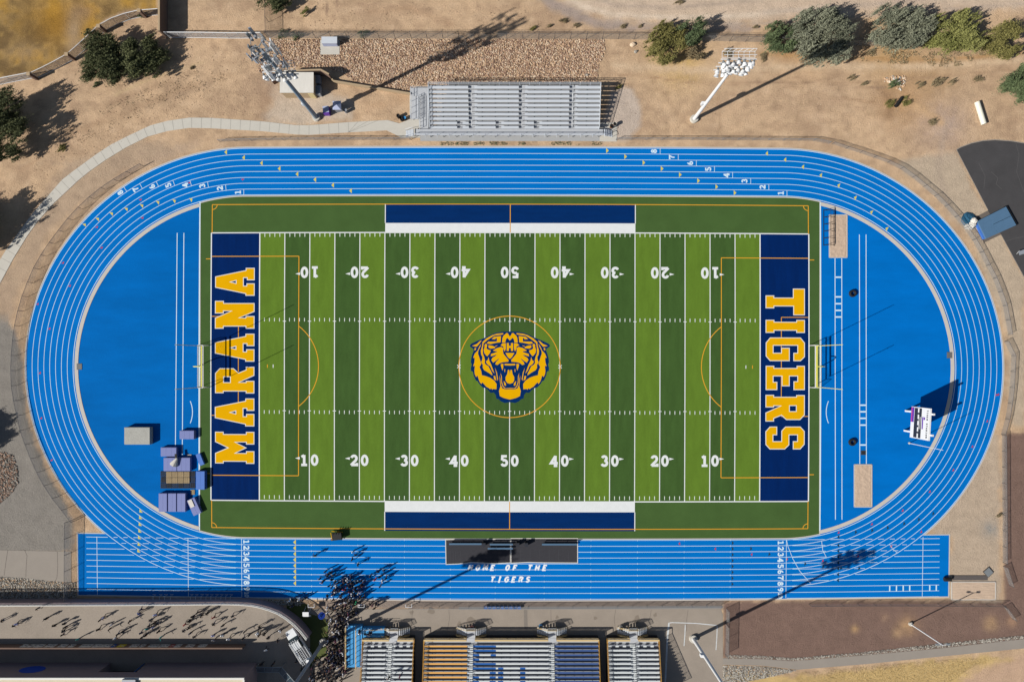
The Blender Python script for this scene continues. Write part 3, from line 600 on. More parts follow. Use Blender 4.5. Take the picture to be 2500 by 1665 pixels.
b.build('exchange_mark',track,label='yellow exchange zone triangles')
b=MB()
for x,y in((590,438),(460,445),(341,486),(235,553),(346,531),(247,604),(153,641),(170,698),(92,743),(121,804),(98,914),(101,1026),(126,1130),(1660,1327),(1748,1340),(1837,1354),(2433,963)): tri(b,x,y,-1,m_red,4.2,40+x*.08)
for x,y in ((2438,963),(2411,1029),(2375,1092),(2329,1150),(2272,1203),(2206,1249),(2131,1282),(2050,1302),(1924,1367),(2012,1371),(2098,1361),(2179,1337),(2252,1302)): tri(b,x,y,1,m_red,4.2,30)
b.build('hurdle_mark',track,label='small red hurdle marks')
b=MB()
for k in range(8): tri(b,1791,yb[k]+7.2,1,m_dkg,5.4); tri(b,2049,yb[k]-6+6*(k>0),-1,m_dkg,5.4)
for x,y in((1836,1340),(1881,1354),(1969,1378),(2013,1385),(2057,1389),(2101,1390),(2092,1301),(2132,1297),(2170,1291),(2210,1281),(2246,1271),(2281,1257)): tri(b,x,y,1,m_dkg,5.4,10)
b.build('relay_mark',track,label='dark relay triangles')
b=MB()                                            # apron runways
for x0,x1,y0,y1 in((432.6,428.3,569,1088),(449,445,569,1110),(2038.5,2039.5,631,1268),(2055,2055.5,631,1268),(2098,2099,573,1134),(2114.3,2115,573,1134)):
    b.strip([P(x0,y0),P((x0+x1)/2,(y0+y1)/2),P(x1,y1)],.13,m_white,.0125)
for y in(677,725,741.6,758,774): b.strip([P(2040,y),P(2054.5,y)],.26,m_white,.0125)
for y in(989,1005,1021,1037.5,1086): b.strip([P(2100,y),P(2113.8,y)],.26,m_white,.0125)
for cx,s in((466,1),(2021,-1)): b.strip([P(cx+s*(4-.0075*(t)**2),1006+t*1.0) for t in range(-27,28,6)],.13,m_white,.0125)
for x,y in((486.3,0),(2003.5,0)): b.strip([W(x,491+(k*80.6)) for k in range(11)],.2,m_white,.034)
b.build('runway_line',kind='structure',label='white jump runway lines on the blue aprons')

# sand pits
def pit(px0,py0,px1,py1,label):
    r=thing('sand_pit',label,'sand pit',group='jump sand pits'); b=MB(); c=[P(px0,py0),P(px1,py0),P(px1,py1),P(px0,py1)]
    g=MB(); n,m=16,40; z0=.03; vs=[];fs=[]
    for j in range(m+1):
        for i in range(n+1):
            x=px0+(px1-px0)*i/n; y=py0+(py1-py0)*j/m; e=i in(0,n) or j in(0,m); vs.append(P(x,y,z0+(0 if e else random.uniform(0,.09))))
    for j in range(m):
        for i in range(n): a=j*(n+1)+i; fs.append((a+n+1,a+n+2,a+1,a))
    g.add(vs,fs,m_sand); g.smooth=True; g.build('sand',r)
    for i in range(4): b.bar(c[i]+Vector((0,0,.03)),c[(i+1)%4]+Vector((0,0,.03)),.16,.1,m_curb)
    b.build('frame',r)
pit(2024.5,525.5,2067.5,629,'sand pit under a black rack at the top of the right blue apron'); pit(2085.5,1134,2128,1237,'sand pit at the bottom of the right blue apron'); pit(2323,1420,2430,1463,'sand pit at the right end of the home straight')

# ------------------------------------------------------------------ fences
def fence(tops,h,label,spacing=36,mesh=m_chain,rail=m_galv,name='chain_link_fence',top=True,zbase=0,prad=.04,group=None,rw=.035,bottom=False,barbed=False,diag=()):
    """tops: plan px of the fence top as seen from the air"""
    f=(H-h-zbase)/H; pt=[(NX+(x-NX)*f,NY+(y-NY)*f) for x,y in tops] if top else tops
    L=sum(math.dist(a,c) for a,c in zip(pt,pt[1:])); n=max(1,round(L/spacing)); rs=resample(pt,n)
    base=[P(x,y,zbase) for x,y in rs]; root=thing(name,label,'fence',base[0],group=group); o=base[0]
    b=MB()
    for a,c in zip(base,base[1:]): b.panel(a,c,h,mesh)
    b.build('mesh_panel',root)
    b=MB(); up=Vector((0,0,h)); b.path([p+up for p in base],rw,rail)
    if bottom: b.path([p+Vector((0,0,.08)) for p in base],rw*.8,rail)
    b.build('top_rail',root)
    if barbed:
        for k in(.12,.26): b=MB(); b.path([p+up+Vector((0,k,k*.9)) for p in base],.02,rail,4); b.build('barbed_wire',root)
    pm=MB(); pm.tube((0,0,0),(0,0,h+.05),prad,rail,6)
    if barbed: pm.tube((0,0,h),(0,.3,h+.3),prad*.7,rail,5)
    first=None
    for p in base[:100]:
        if first is None: first=pm.build('post',root,local=True); q=first
        else: q=first.copy(); col.objects.link(q); q.parent=root
        q.matrix_parent_inverse=Matrix.Identity(4); q.location=p-o
    return root
FL=[(340,400),(264,445),(232,468),(202,494),(174,522),(149,553),(124,586),(102,618),(82,653),(66,690),(52,727),(41,766),(33,806),(29,840),(26,881),(26,931),(30,967),(38,1001),(46,1043),(58,1078),(71,1112),(87,1149),(106,1185),(128,1218),(152,1248),(172,1275)]
fence(FL,1.45,'grey chain link fence curving along the outside of the left track curve',36,rail=m_dgalv)
fence([(530,341),(620,338.5),(760,337),(1000,336.5)],1.25,'chain link fence between the top straight and the sidewalk',38)
fence([(1506,337),(1700,337),(1860,338),(1993,339),(2030,346)],1.25,'chain link fence along the top straight right of the silver bleachers',36)
FR=[(2031,352),(2047,358),(2087,370),(2126,383),(2167,398),(2202,415),(2231,437),(2259.5,461),(2289,486),(2316.5,515),(2342,544),(2367.6,576),(2387,609),(2405,645),(2422.5,678),(2437.5,716),(2449.7,752),(2456.5,791),(2461,817)]
fence(FR,1.2,'chain link fence curving round the upper right of the track',36,top=False,rail=m_dgalv)
fence([(2452,834),(2469,865),(2467,906),(2465,946),(2460.5,983),(2454,1023),(2444,1059.5)],1.2,'chain link fence on the right side beside the scoreboard',38,top=False,rail=m_dgalv)
fence([(2446,1062),(2447,1200),(2448,1372)],1.2,'straight chain link fence at the right beside the brown gravel',38,top=False,rail=m_dgalv)
fence([(2449,1382),(2464,1428)],1.2,'short leaning chain link gate panel at the lower right',40,top=False,rail=m_dgalv)
fence([(2450,1480),(2472,1510)],1.2,'short chain link gate below the corner sand pit',30,top=False,rail=m_dgalv)
fence([(1975,1474),(2100,1473),(2250,1473),(2446,1475)],1.2,'chain link fence between the lower right straight and brown gravel',39,top=False,rail=m_dgalv)
fence([(1000,1480),(1250,1479.5),(1500,1478.5),(1760,1476)],1.2,'chain link fence between the home straight and the grandstand pavement',37,top=False)
fence([(174,1270),(173,1466)],1.9,'tall chain link fence at the left end of the home straight',40,top=False,rail=m_dgalv)
fence([(1773,1484),(1771,1596)],1.9,'chain link fence between the pavement and the brown gravel',38,top=False,rail=m_dgalv)
fence([(655,94),(800,94.5),(1000,95),(1240,95.5),(1500,96),(1715,100.5),(1880,104),(2100,112),(2440,118)],2.0,'long barbed chain link fence along the desert behind the trees',39,top=False,rail=m_dgalv,barbed=True)
fence([(657,92),(655,-20)],2.0,'chain link fence running up from the white fence at the top',38,top=False,rail=m_dgalv)
fence([(400,79),(500,79.5),(560,81),(635,80)],2.1,'white framed screen fence between the dark wall and the light tower',30,m_chain_l,m_wsteel,'screen_fence',prad=.05,rw=.07,bottom=True)
fence([(-40,200),(0,191),(68,178)],2.1,'white framed screen fence left of the first block pillar at the left edge',30,m_chain_l,m_wsteel,'screen_fence',rw=.07,bottom=True)
WF=[[(74,178),(117,158),(160,134)],[(166,130),(200,100),(236,66)],[(243,60),(268,46),(310,31),(335,26)],[(343,25),(384,22)]]
for pts,t in zip(WF,('between the first and second block pillar','between the second and third block pillar','between the third and fourth block pillar','between the fourth pillar and the tall dark wall')):
    fence(pts,2.1,'white framed fence by the dry lawn '+t,34,m_chain_d,m_wsteel,'screen_fence',rw=.06,bottom=True)
for i,(x,y) in enumerate(((69,181),(162,133),(240,64),(339,26.5))):
    b=MB(); p=U(x,y,2.2); b.box((p.x,p.y,1.1),(.5,.5,2.2),m_brown); b.box((p.x,p.y,2.24),(.62,.62,.1),m_stucco)
    b.build('block_pillar',label='brown block pillar in the lawn fence, %s from the left edge'%('first','second','third','fourth')[i],cat='pillar',group='block pillars of the lawn fence')
b=MB(); a_,c_=U(388,-40,2.8),U(388,76,2.8); b.box(((a_.x+c_.x)/2,(a_.y+c_.y)/2,1.4),(.3,(a_.y-c_.y),2.8),m_brown); b.box(((a_.x+c_.x)/2,(a_.y+c_.y)/2,2.83),(.34,(a_.y-c_.y)+.04,.06),m_stucco)
b.build('block_wall',label='tall dark brown block wall at the top left casting a black shadow',cat='wall')

# ------------------------------------------------------------------ poles with floodlights
def lamp_mesh():
    b=MB(); b.tube((0,.25,.0),(0,-.05,.02),.12,m_galv,8,.2); b.tube((0,-.05,.02),(0,-.42,-.12),.2,m_wsteel,10,.34,cap=False)
    b.tube((0,-.40,-.11),(0,-.42,-.12),.33,m_alu,10); b.tube((0,.1,-.3),(0,.1,.02),.04,m_galv,5); return b
lm=lamp_mesh(); lamp_proto=None
def floodpole(px,py,h,label,rows=4,per=7,armw=5.2,yaw=0,pm=m_wsteel,r0=.34,cell=False,box=True):
    global lamp_proto
    base=P(px,py); root=thing('light_pole',label,'light pole',base,group='tall floodlight poles')
    b=MB(); b.tube((0,0,-.02),(0,0,.5),.75,m_conc,16,.7); b.build('footing',root,local=True)
    b=MB(); b.tube((0,0,.4),(0,0,h+(3.9 if not cell else 8.4)),r0,pm,14,r0*.55); b.smooth=False; b.build('pole',root,local=True)
    if box:
        b=MB(); b.box((-.45,.1,h*.35),(.5,.45,.9),m_wsteel); b.build('control_box',root,local=True)
    face=(-1 if py<800 else 1); k=0
    for r in range(rows):
        z=h+.1+r*1.2
        b=MB(); b.bar((-armw/2,0,z),(armw/2,0,z),.12,.14,m_wsteel); arm=b.build('crossarm',root,local=True)
        for i in range(per):
            x=-armw/2+armw*(i+.5)/per+random.uniform(-.05,.05)
            if lamp_proto is None: lamp_proto=lm.build('floodlight',arm,local=True); q=lamp_proto
            else: q=lamp_proto.copy(); col.objects.link(q); q.parent=arm
            q.matrix_parent_inverse=Matrix.Identity(4); q.scale=(1.15,1.15,1.15); q.location=(x+random.uniform(-.12,.12),face*random.uniform(.2,.6),z+.15); q.rotation_euler=(random.uniform(-.2,.1),random.uniform(-.1,.1),(0 if face<0 else math.pi)+random.uniform(-.5,.5))
    b=MB(); z=h+rows*1.2-1.0; y0,y1=-face*.3,-face*1.2
    for yy in(y0,y1):
        for zz in(z-.2,z+.7): b.bar((-2.4,yy,zz),(2.4,yy,zz),.06,.06,m_wsteel)
    for i in range(7):
        x=-2.4+.8*i; b.bar((x,y0,z-.2),(x,y1,z-.2),.05,.05,m_wsteel); b.bar((x,y1,z-.2),(x+(.4 if i<6 else 0),y1,z+.7),.04,.04,m_wsteel)
    b.build('service_platform',root,local=True)
    if cell:
        for (z0,n,rr,a0) in((21.3,9,1.9,10),(24.6,9,2.2,30),(27.6,9,2.3,0)):
            b=MB(); q=[Vector((rr*math.cos(R(a0+120*i)),rr*math.sin(R(a0+120*i)),z0)) for i in range(3)]
            for i in range(3): b.bar(q[i],q[(i+1)%3],.1,.1,m_galv); b.bar((0,0,z0),(q[i]+q[(i+1)%3])/2,.12,.12,m_galv)
            ring=b.build('antenna_mount',root,local=True)
            for i in range(n):
                e=i//3; t=(i%3+.5)/3; p=q[e].lerp(q[(e+1)%3],t); d=Vector((p.x,p.y,0)).normalized(); a=MB()
                p=p+d*.25; L=random.choice((1.5,2.0,2.4)); a.box((p.x,p.y,z0+random.uniform(-.3,.5)),(.16,.42,L),random.choice((m_wsteel,m_wsteel,m_alud,m_galv)),math.atan2(d.y,d.x)); 
                a.box((p.x-d.x*.45,p.y-d.y*.45,z0-.2),(.3,.3,.6),m_alud,math.atan2(d.y,d.x)); a.build('antenna_panel',ring,local=True)
    root.rotation_euler=(0,0,yaw); return root
floodpole(773,288,18.2,'grey floodlight and antenna tower beside the small shed',rows=2,per=6,cell=True,pm=m_pole_grey,r0=.42,yaw=.05)
floodpole(1694,292,20.6,'white floodlight pole on bare dirt right of the silver bleachers')
floodpole(1692,1558,20.6,'white floodlight pole on the pavement right of the grandstands')
floodpole(790,1566,22.0,'pale floodlight pole between the curved wall and the crowd',pm=m_alud,r0=.33)
r_=thing('light_pole','slim white area light pole on the red brown gravel','light pole',P(2222,1522))
b=MB(); b.tube((0,0,0),(0,0,.35),.35,m_conc,12); b.build('footing',r_,local=True)
b=MB(); b.tube((0,0,.3),(0,0,9.3),.12,m_wsteel,8,.08); b.build('pole',r_,local=True)
for s in(-1,1):
    b=MB(); b.bar((0,0,9.2),(s*.6,.1,9.25),.06,.06,m_wsteel); b.box((s*.9,.15,9.25),(.6,.3,.14),m_galv); b.build('lamp_head',r_,local=True)

# ------------------------------------------------------------------ top silver bleachers
def stairs(b,c0,c1,z0,z1,n,w,mt):               # steps from plan point c0 (low) to c1 (high), vectors
    d=(c1-c0)/n; ang=math.atan2(d.y,d.x)
    for i in range(n):
        p=c0+d*(i+.5); z=z0+(z1-z0)*(i+1)/n; b.box((p.x,p.y,z-.03),(d.length*.82,w,.05),mt,ang)
bl=thing('bleachers','silver aluminium bleachers above the top straight','bleachers',U(1257,322,.9)); 
zf=.9; rise=.2; dep=.72; nrow=10
xl,xr=U(1050,300,zf).x,U(1462,300,zf).x; yf=U(1250,331,zf).y; y1=U(1250,316,zf).y
b=MB(); b.box(((xl+xr)/2-.9,(yf+y1)/2,zf-.04),(xr-xl+3.3,y1-yf,.08),m_alu2); b.build('front_walkway',bl)
aisles=[U(1152,300,1.5).x,U(1274,300,1.5).x,U(1396,300,1.5).x]
for r in range(nrow):
    z=zf+rise*(r+.4); y=y1+dep*(r+.5)
    b=MB(); b.box(((xl+xr)/2,y+dep*.02,z-.02),(xr-xl,dep*.97,.04),m_alu2); b.build('footboard',bl)
    b=MB(); segs=[xl]+[a for q in aisles for a in(q-.55,q+.55)]+[xr]
    for i in range(0,len(segs),2):
        s0,s1=segs[i],segs[i+1]
        if r<2:
            gaps=[U(g,300,1.2).x for g in(1123,1217,1310,1402)]; cur=s0
            for g in gaps:
                if s0<g<s1: b.box(((cur+g-.5)/2,y-dep*.3,z+.42),(g-.5-cur,.42,.05),m_alu); cur=g+.5
            b.box(((cur+s1)/2,y-dep*.3,z+.42),(s1-cur,.42,.05),m_alu)
        else: b.box(((s0+s1)/2,y-dep*.3,z+.42),(s1-s0,.42,.05),m_alu)
        b.box(((s0+s1)/2,y-dep*.08,z+.1),(s1-s0,.03,.16),m_alud)
        for k in range(int((s1-s0)/1.8)+1): b.bar((s0+.3+k*1.8,y-dep*.3,z),(s0+.3+k*1.8,y-dep*.3,z+.4),.05,.05,m_alud)
    b.build('seat_plank',bl)
yt_=y1+dep*nrow; zt=zf+rise*nrow
for q in aisles:
    for r in range(0,nrow-1,3):
        b=MB(); e=[Vector((q,y1+dep*(r+.3+k),zf+rise*(r+k))) for k in(0,1.4)]; u9=Vector((0,0,.9))
        for p in e: b.tube(p,p+u9,.03,m_alu)
        b.tube(e[0]+u9,e[1]+u9,.045,m_wsteel); b.build('aisle_rail',bl)
    for r in range(nrow): b=MB(); b.box((q-.62,y1+dep*(r+.55),zf+rise*(r+.5)+.1),(.28,.3,.1),m_blk); b.build('aisle_grip',bl)
b=MB()                                            # guard rails round the sides and back
pts=[Vector((xr,y1,zf)),Vector((xr,yt_,zt)),Vector((xl,yt_,zt)),Vector((xl,y1,zf))]
for a,c in zip(pts,pts[1:]):
    n=max(2,round((c-a).length/1.83))
    for k in range(n+1):
        p=a.lerp(c,k/n); b.tube(p-Vector((0,0,.1)),p+Vector((0,0,1.07)),.035,m_alu)
    for hh in(1.07,.55): b.bar(a+Vector((0,0,hh)),c+Vector((0,0,hh)),.06,.05,m_alu)
b.build('guard_rail',bl)
b=MB()
for a,c in zip(pts,pts[1:]): b.panel(a,c,1.05,m_chain)
b.build('guard_mesh',bl)
b=MB(); xa,xb2=xl-3.0,xr+1.0
n=16
for k in range(n+1): p=Vector((xa+(xb2-xa)*k/n,yf,zf)); b.tube(p,p+Vector((0,0,1.05)),.035,m_alu); b.bar(p+Vector((0,0,.5)),p+Vector((0,-.35,-.1)),.04,.04,m_alu)
for hh in(1.05,.7,.38): b.bar((xa,yf,zf+hh),(xb2,yf,zf+hh),.05,.05,m_alu)
b.build('front_rail',bl)
b=MB()
for k in range(14):
    x=xl+(xr-xl)*k/13
    b.bar((x,y1,zf-.05),(x,yt_,zt-.05),.1,.14,m_galv)
    for yy in np.linspace(yf,yt_,5):
        zz=zf if yy<y1 else zf+(yy-y1)/dep*rise
        b.bar((x,yy,0),(x,yy,zz-.05),.08,.08,m_galv)
    b.bar((x,y1,.1),(x,yt_,zt-.3),.05,.05,m_galv)
b.build('understructure',bl)
b=MB(); rx0,rx1=U(1026,260,.6).x,U(1046,260,.6).x; b.box(((rx0+rx1)/2,(y1+yt_-1)/2,.5),(rx1-rx0,yt_-y1+.5,.08),m_alu2)
rx2,rx3=U(1004,260,.4).x,U(1022,260,.4).x; b.box(((rx2+rx3)/2,(y1+yt_+1)/2+.6,.3),(rx3-rx2,yt_-y1-1.8,.08),m_alu2); b.box(((rx2+rx1)/2,yt_-.3,.55),(rx1-rx2,1.5,.08),m_alu2)
b.build('access_ramp',bl)
b=MB()
for x,ya,yb_ in((rx0-.05,y1+.2,yt_-1.2),(rx1+.03,y1+.2,yt_+.3),(rx2,y1+1.8,yt_+.3),(rx3,y1+1.8,yt_-1)):
    for hh in(.95,.55): b.bar((x,ya,.5+hh),(x,yb_,.5+hh),.05,.05,m_alu)
    for k in range(6): yy=ya+(yb_-ya)*k/5; b.bar((x,yy,.3),(x,yy,1.45),.05,.05,m_alu)
b.bar((rx2,yt_+.3,1.45),(rx1,yt_+.3,1.45),.05,.05,m_alu); b.build('ramp_rail',bl)
b=MB(); p0=Vector((xa+.1,(yf+y1)/2-.05)); stairs(b,Vector((xa-1.5,(yf+y1)/2)),Vector((xa,(yf+y1)/2)),0,zf-.1,5,1.2,m_alu); b.build('end_stairs',bl); b=MB(); stairs(b,Vector((xb2+1.5,(yf+y1)/2)),Vector((xb2-.1,(yf+y1)/2)),0,zf-.1,5,1.2,m_alu)
for s,x0,x1 in((-1,xa-1.5,xa),(1,xb2+1.5,xb2)):
    for yy in(yf,y1): b.bar((x0,yy,.95),(x1,yy,zf+1.0),.05,.05,m_alu); b.bar((x0,yy,0),(x0,yy,.95),.05,.05,m_alu)
b.build('end_stairs',bl)
sheet('concrete_pad',[(1026,337),(1026,215),(1000,215),(1000,290),(1003,291),(1003,337)],m_conc,.026,'concrete pad under the bleacher ramp',thick=.08)
sheet('concrete_pad',[(1464,300),(1506,300),(1506,346),(1464,346)],m_conc,.024,'concrete pad at the right end of the silver bleachers',thick=.08)
sheet('concrete_pad',[(1026,331),(1464,331),(1464,345),(1026,345)],mat('grey_concrete_strip',A(178,180,182),.9,.08),.022,'concrete strip in front of the silver bleachers',thick=.08)  # plain grey concrete, darker than the pads beside it

# ------------------------------------------------------------------ home grandstands at the bottom
def stand(x0,x1,aisle_px,colfn,label,nrow=14,rowstart=1567.5,stairs_at=(),notch=None):
    zf=1.2; rise=.2; dep=.70
    xl,xr=U(x0,1557,zf).x,U(x1,1557,zf).x; yf=U(1250,1557,zf).y; root=thing('grandstand',label,'grandstand',((xl+xr)/2,yf,0),group='home side grandstand blocks')
    b=MB(); b.box(((xl+xr)/2,yf-.5,zf-.04),(xr-xl,1.0,.08),m_alu2); b.build('front_walkway',root)
    ai=[U(a,1600,2).x for a in aisle_px]; yb0=yf-1.0
    for r in range(nrow):
        z=zf+rise*(r+.5); y=yb0-dep*(r+.5)
        b=MB(); b.box(((xl+xr)/2,y,z-.02),(xr-xl,dep*.92,.04),m_alud); b.build('footboard',root)
        b=MB(); cuts=[xl+.15]+[v for a in ai for v in(a-.55,a+.55)]+[xr-.15]
        for i in range(0,len(cuts),2):
            s0,s1=cuts[i],cuts[i+1]
            for (q0,q1,mt) in colfn(i//2,r,s0,s1): b.box(((q0+q1)/2,y+.10,z+.42),(q1-q0-.01,.30,.05),mt)
            b.box(((s0+s1)/2,y-.3,z+.14),(s1-s0,.03,.22),m_alud)
            for k in range(int((s1-s0)/1.6)+1): b.bar((s0+.15+k*1.6,y+.1,z),(s0+.15+k*1.6,y+.1,z+.4),.05,.05,m_alud)
        b.build('seat_plank',root)
        for a in ai:
            b=MB()
            for hh,yy in((.0,.14),(.1,-.14)): b.box((a,y+yy,z+hh+.03),(.95,.30,.1+hh),m_seat_w)
            b.build('aisle_step',root)
    yt=yb0-dep*nrow; zt=zf+rise*nrow
    b=MB()
    for a in ai:
        for r in range(0,nrow-1,3):
            ps=[Vector((a,yb0-dep*(r+.2+k),zf+rise*(r+k+.5)+.9)) for k in(0,1,2)]; b.path(ps,.035,m_wsteel)
            for p in(ps[0],ps[2]): b.tube(p,p-Vector((0,0,.85)),.03,m_wsteel)
            b.build('aisle_rail',root); b=MB()
    b=MB()
    gaps=[(U(s,1557,zf).x-.75,U(s,1557,zf).x+.75) for s in stairs_at]; cur=xl
    def guard(a,c,solid=True):
        n=max(1,round((c-a).length/1.5))
        for k in range(n+1): p=a.lerp(c,k/n); b.bar(p,p+Vector((0,0,1.07)),.06,.06,m_mustard)
        for hh in(1.07,.1): b.bar(a+Vector((0,0,hh)),c+Vector((0,0,hh)),(.30 if hh>1 else .12) if solid else .09,.05,m_mustard if not solid else m_tan)
    for g0,g1 in gaps+[(xr,xr)]:
        if g0-cur>.3: guard(Vector((cur,yf,zf)),Vector((g0,yf,zf)))
        cur=g1
    for x in(xl,xr): guard(Vector((x,yf,zf)),Vector((x,yb0,zf)),False); guard(Vector((x,yb0,zf)),Vector((x,yt,zt)),False); b.box((x,(yb0+yt)/2,0),(.01,.01,.01),m_mustard)
    b.build('guard_rail',root)
    b=MB(); cur=xl
    for g0,g1 in gaps+[(xr,xr)]:
        if g0-cur>.3: b.panel((cur,yf+.04,zf+.05),(g0,yf+.04,zf+.05),.98,tanmesh)
        cur=g1
    b.panel((xl,yb0,zf+.1),(xl,yt,zt+.1),.95,m_chain); b.panel((xr,yb0,zf+.1),(xr,yt,zt+.1),.95,m_chain)
    b.build('guard_mesh',root)
    b=MB()
    for k in range(max(3,int((xr-xl)/2.2))+1):
        x=xl+.06+(xr-xl-.12)*k/max(3,int((xr-xl)/2.2)); b.bar((x,yf-.05,zf-.14),(x,yb0,zf-.14),.1,.16,m_galv); b.bar((x,yb0,zf-.1),(x,yt,zt-.1),.1,.16,m_galv)
        for yy in np.linspace(yf-.1,yt,6): b.bar((x,yy,0),(x,yy,max(zf-.2,zf+(yb0-yy)/dep*rise-.15)),.09,.09,m_galv)
    b.build('understructure',root)
    b=MB()                                        # front skirt and stairs
    b.box(((xl+xr)/2,yf+.02,zf*.5-.05),(xr-xl,.03,zf-.15),m_dark)
    for s in(xl-.02,xr+.02):
        b.add([(s,yf,0),(s,yt,0),(s,yt,zt-.12),(s,yb0,zf-.12),(s,yf,zf-.12)],[(0,1,2,3,4)],m_dark)
    b.build('skirt',root)
    for s in stairs_at:
        cx=U(s,1557,zf).x; b=MB(); b.box((cx,yf+.85,zf-.04),(1.5,1.75,.08),m_alu2)
        for sg in(-1,1): stairs(b,Vector((cx+sg*2.7,yf+1.0)),Vector((cx+sg*.8,yf+1.0)),0,zf-.1,6,1.2,m_alu)
        st=b.build('front_stairs',root); b=MB()
        for sg in(-1,1):
            for yy in(yf+.35,yf+1.68):
                b.bar((cx+sg*2.7,yy,.95),(cx+sg*.8,yy,zf+1.0),.06,.06,m_tan); b.bar((cx+sg*2.7,yy,.5),(cx+sg*.8,yy,zf+.5),.05,.05,m_tan); b.bar((cx+sg*2.7,yy,0),(cx+sg*2.7,yy,.95),.05,.05,m_tan); b.bar((cx+sg*.8,yy,0),(cx+sg*.8,yy,zf+1),.06,.06,m_tan)
                for q in np.linspace(.8,2.7,8): b.bar((cx+sg*q,yy,.1+(2.7-q)/1.9*zf),(cx+sg*q,yy,.95+(2.7-q)/1.9*zf),.03,.03,m_tan)
        b.bar((cx-.75,yf+1.7,zf+1),(cx+.75,yf+1.7,zf+1),.06,.06,m_tan); b.build('stair_rail',st)
        b=MB(); b.panel((cx-.75,yf+1.7,zf+.05),(cx+.75,yf+1.7,zf+.05),.95,tanmesh); b.build('stair_panel',st)
    return root
tanmesh=chain('tan_panel',A(226,198,146),.05,.6)
def c_w(i,r,s0,s1):
    if r==0:
        out=[]; x=s0
        while x+1.0<s1: out.append((x,x+.6,m_seat_w)); x+=1.3
        return out
    return [(s0,s1,m_seat_w)]
def c_mid(i,r,s0,s1):
    if i==0: return [(s0,s1,m_seat_o)]
    if i==2: return [(s0,s1,m_seat_f)]
    L=s1-s0; B,Wt=m_seat_b,m_seat_w
    seg={0:[(0,.3,B),(.3,1,Wt)],1:[(0,.3,B),(.3,1,Wt)],2:[(0,.08,B),(.08,.23,Wt),(.23,.3,B),(.3,1,Wt)],3:[(0,.08,B),(.08,1,Wt)],4:[(0,.3,B),(.3,1,Wt)],
      5:[(0,.3,B),(.3,.33,Wt),(.33,.4,B),(.4,.62,Wt),(.62,.69,B),(.69,1,Wt)],6:[(0,.22,Wt),(.22,.3,B),(.3,.33,Wt),(.33,.4,B),(.4,.62,Wt),(.62,.69,B),(.69,1,Wt)],
      7:[(0,.08,B),(.08,.22,Wt),(.22,.3,B),(.3,.33,Wt),(.33,.4,B),(.4,.62,Wt),(.62,.69,B),(.69,1,Wt)]}
    return [(s0+a*L,s0+c*L,m) for a,c,m in seg.get(r,seg[7])]
stand(887,1011,(949,),c_w,'left grandstand block with plain pale seats beside the blue ramp',stairs_at=(962,))
stand(1036,1461,(1148,1347),c_mid,'wide middle grandstand block with orange, white and blue seats',stairs_at=(1150,1348))
stand(1482,1607,(1546,),c_w,'right grandstand block with plain pale seats beside the painted pavement',stairs_at=(1546,))
r_=thing('access_ramp','bright blue access ramp and deck left of the grandstands','ramp',P(870,1570))
m_deckb=mat('blue_deck',A(70,160,224),.7,.06,1,9)
b=MB(); p0,p1=U(846,1527,1.0),U(884,1628,1.0); b.box(((p0.x+p1.x)/2,(p0.y+p1.y)/2,.5),(p1.x-p0.x,p0.y-p1.y,1.0),m_deckb)
q0,q1=U(885,1533,1.15),U(938,1556,1.15); b.box(((q0.x+q1.x)/2,(q0.y+q1.y)/2,.56),(q1.x-q0.x-.02,q0.y-q1.y,1.12),m_deckb); b.build('deck',r_)
b=MB()
for x in(p0.x,(p0.x*.35+p1.x*.65)):
    for hh in(1.0,.5): b.bar((x,p0.y,1+hh),(x,p1.y,1+hh),.08,.06,m_tan)
    for k in range(9): y=p0.y+(p1.y-p0.y)*k/8; b.bar((x,y,.9),(x,y,2.0),.07,.07,m_tan)
for hh in(1.0,.5): b.bar((q0.x,q0.y,1.15+hh),(q1.x,q0.y,1.15+hh),.05,.05,m_tan); b.bar((q0.x,q1.y,1.15+hh),(q1.x,q1.y,1.15+hh),.07,.06,m_mustard)
b.build('hand_rail',r_)

# ------------------------------------------------------------------ raised concourse, walls and building at the lower left
def zc(px): t=min(1,max(0,(px-640)/145)); return 1.9*(1-t*t*(3-2*t))
b=MB(); NXc=60; xs=np.linspace(-300,757,NXc+1)
WT=[(-300,1475),(0,1473.5),(200,1472.5),(400,1471.5),(560,1470),(610,1472),(650,1480),(685,1494),(712,1512),(733,1532),(752,1556)]   # top of the curved wall as seen
def wy(x):
    for a,c in zip(WT,WT[1:]):
        if a[0]<=x<=c[0]: return a[1]+(c[1]-a[1])*(x-a[0])/(c[0]-a[0])
    return WT[-1][1]
vs=[];fs=[]
for i,x in enumerate(xs):
    yt0=wy(x); z=zc(x)
    for j,y in enumerate((yt0-2,1580,1700,1960)): vs.append(U(x,max(y,yt0-2),z) if j==0 else P(NX+(x-NX)*(H-z)/H,y-10,z))
for i in range(NXc):
    for j in range(3): a=i*4+j; fs.append((a,a+1,a+5,a+4))
b.add(vs,fs,m_pave); b.build('concourse',kind='structure',label='raised grey paved concourse at the lower left, full of walking people')
b=MB(); zt=2.15; wp=[U(x,y,zt) for x,y in resample([(a,c) for a,c in WT],46)]
for a,c in zip(wp,wp[1:]):
    b.bar(Vector((a.x,a.y,zt/2)),Vector((c.x,c.y,zt/2)),.32,zt,m_mauve)
root=thing('retaining_wall','long retaining wall curving round the end of the raised concourse with white rails','wall',wp[0]); b.build('wall',root)
b=MB(); up=Vector((0,0,.5))
b.path([Vector((a.x,a.y,zt+1.05)) for a in wp],.09,m_whitew); 
off=[]
for i,a in enumerate(wp):
    t=(wp[min(i+1,len(wp)-1)]-wp[max(i-1,0)]).normalized(); off.append(Vector((a.x+t.y*.0,a.y,zt))-Vector((-t.y,t.x,0))*.3)
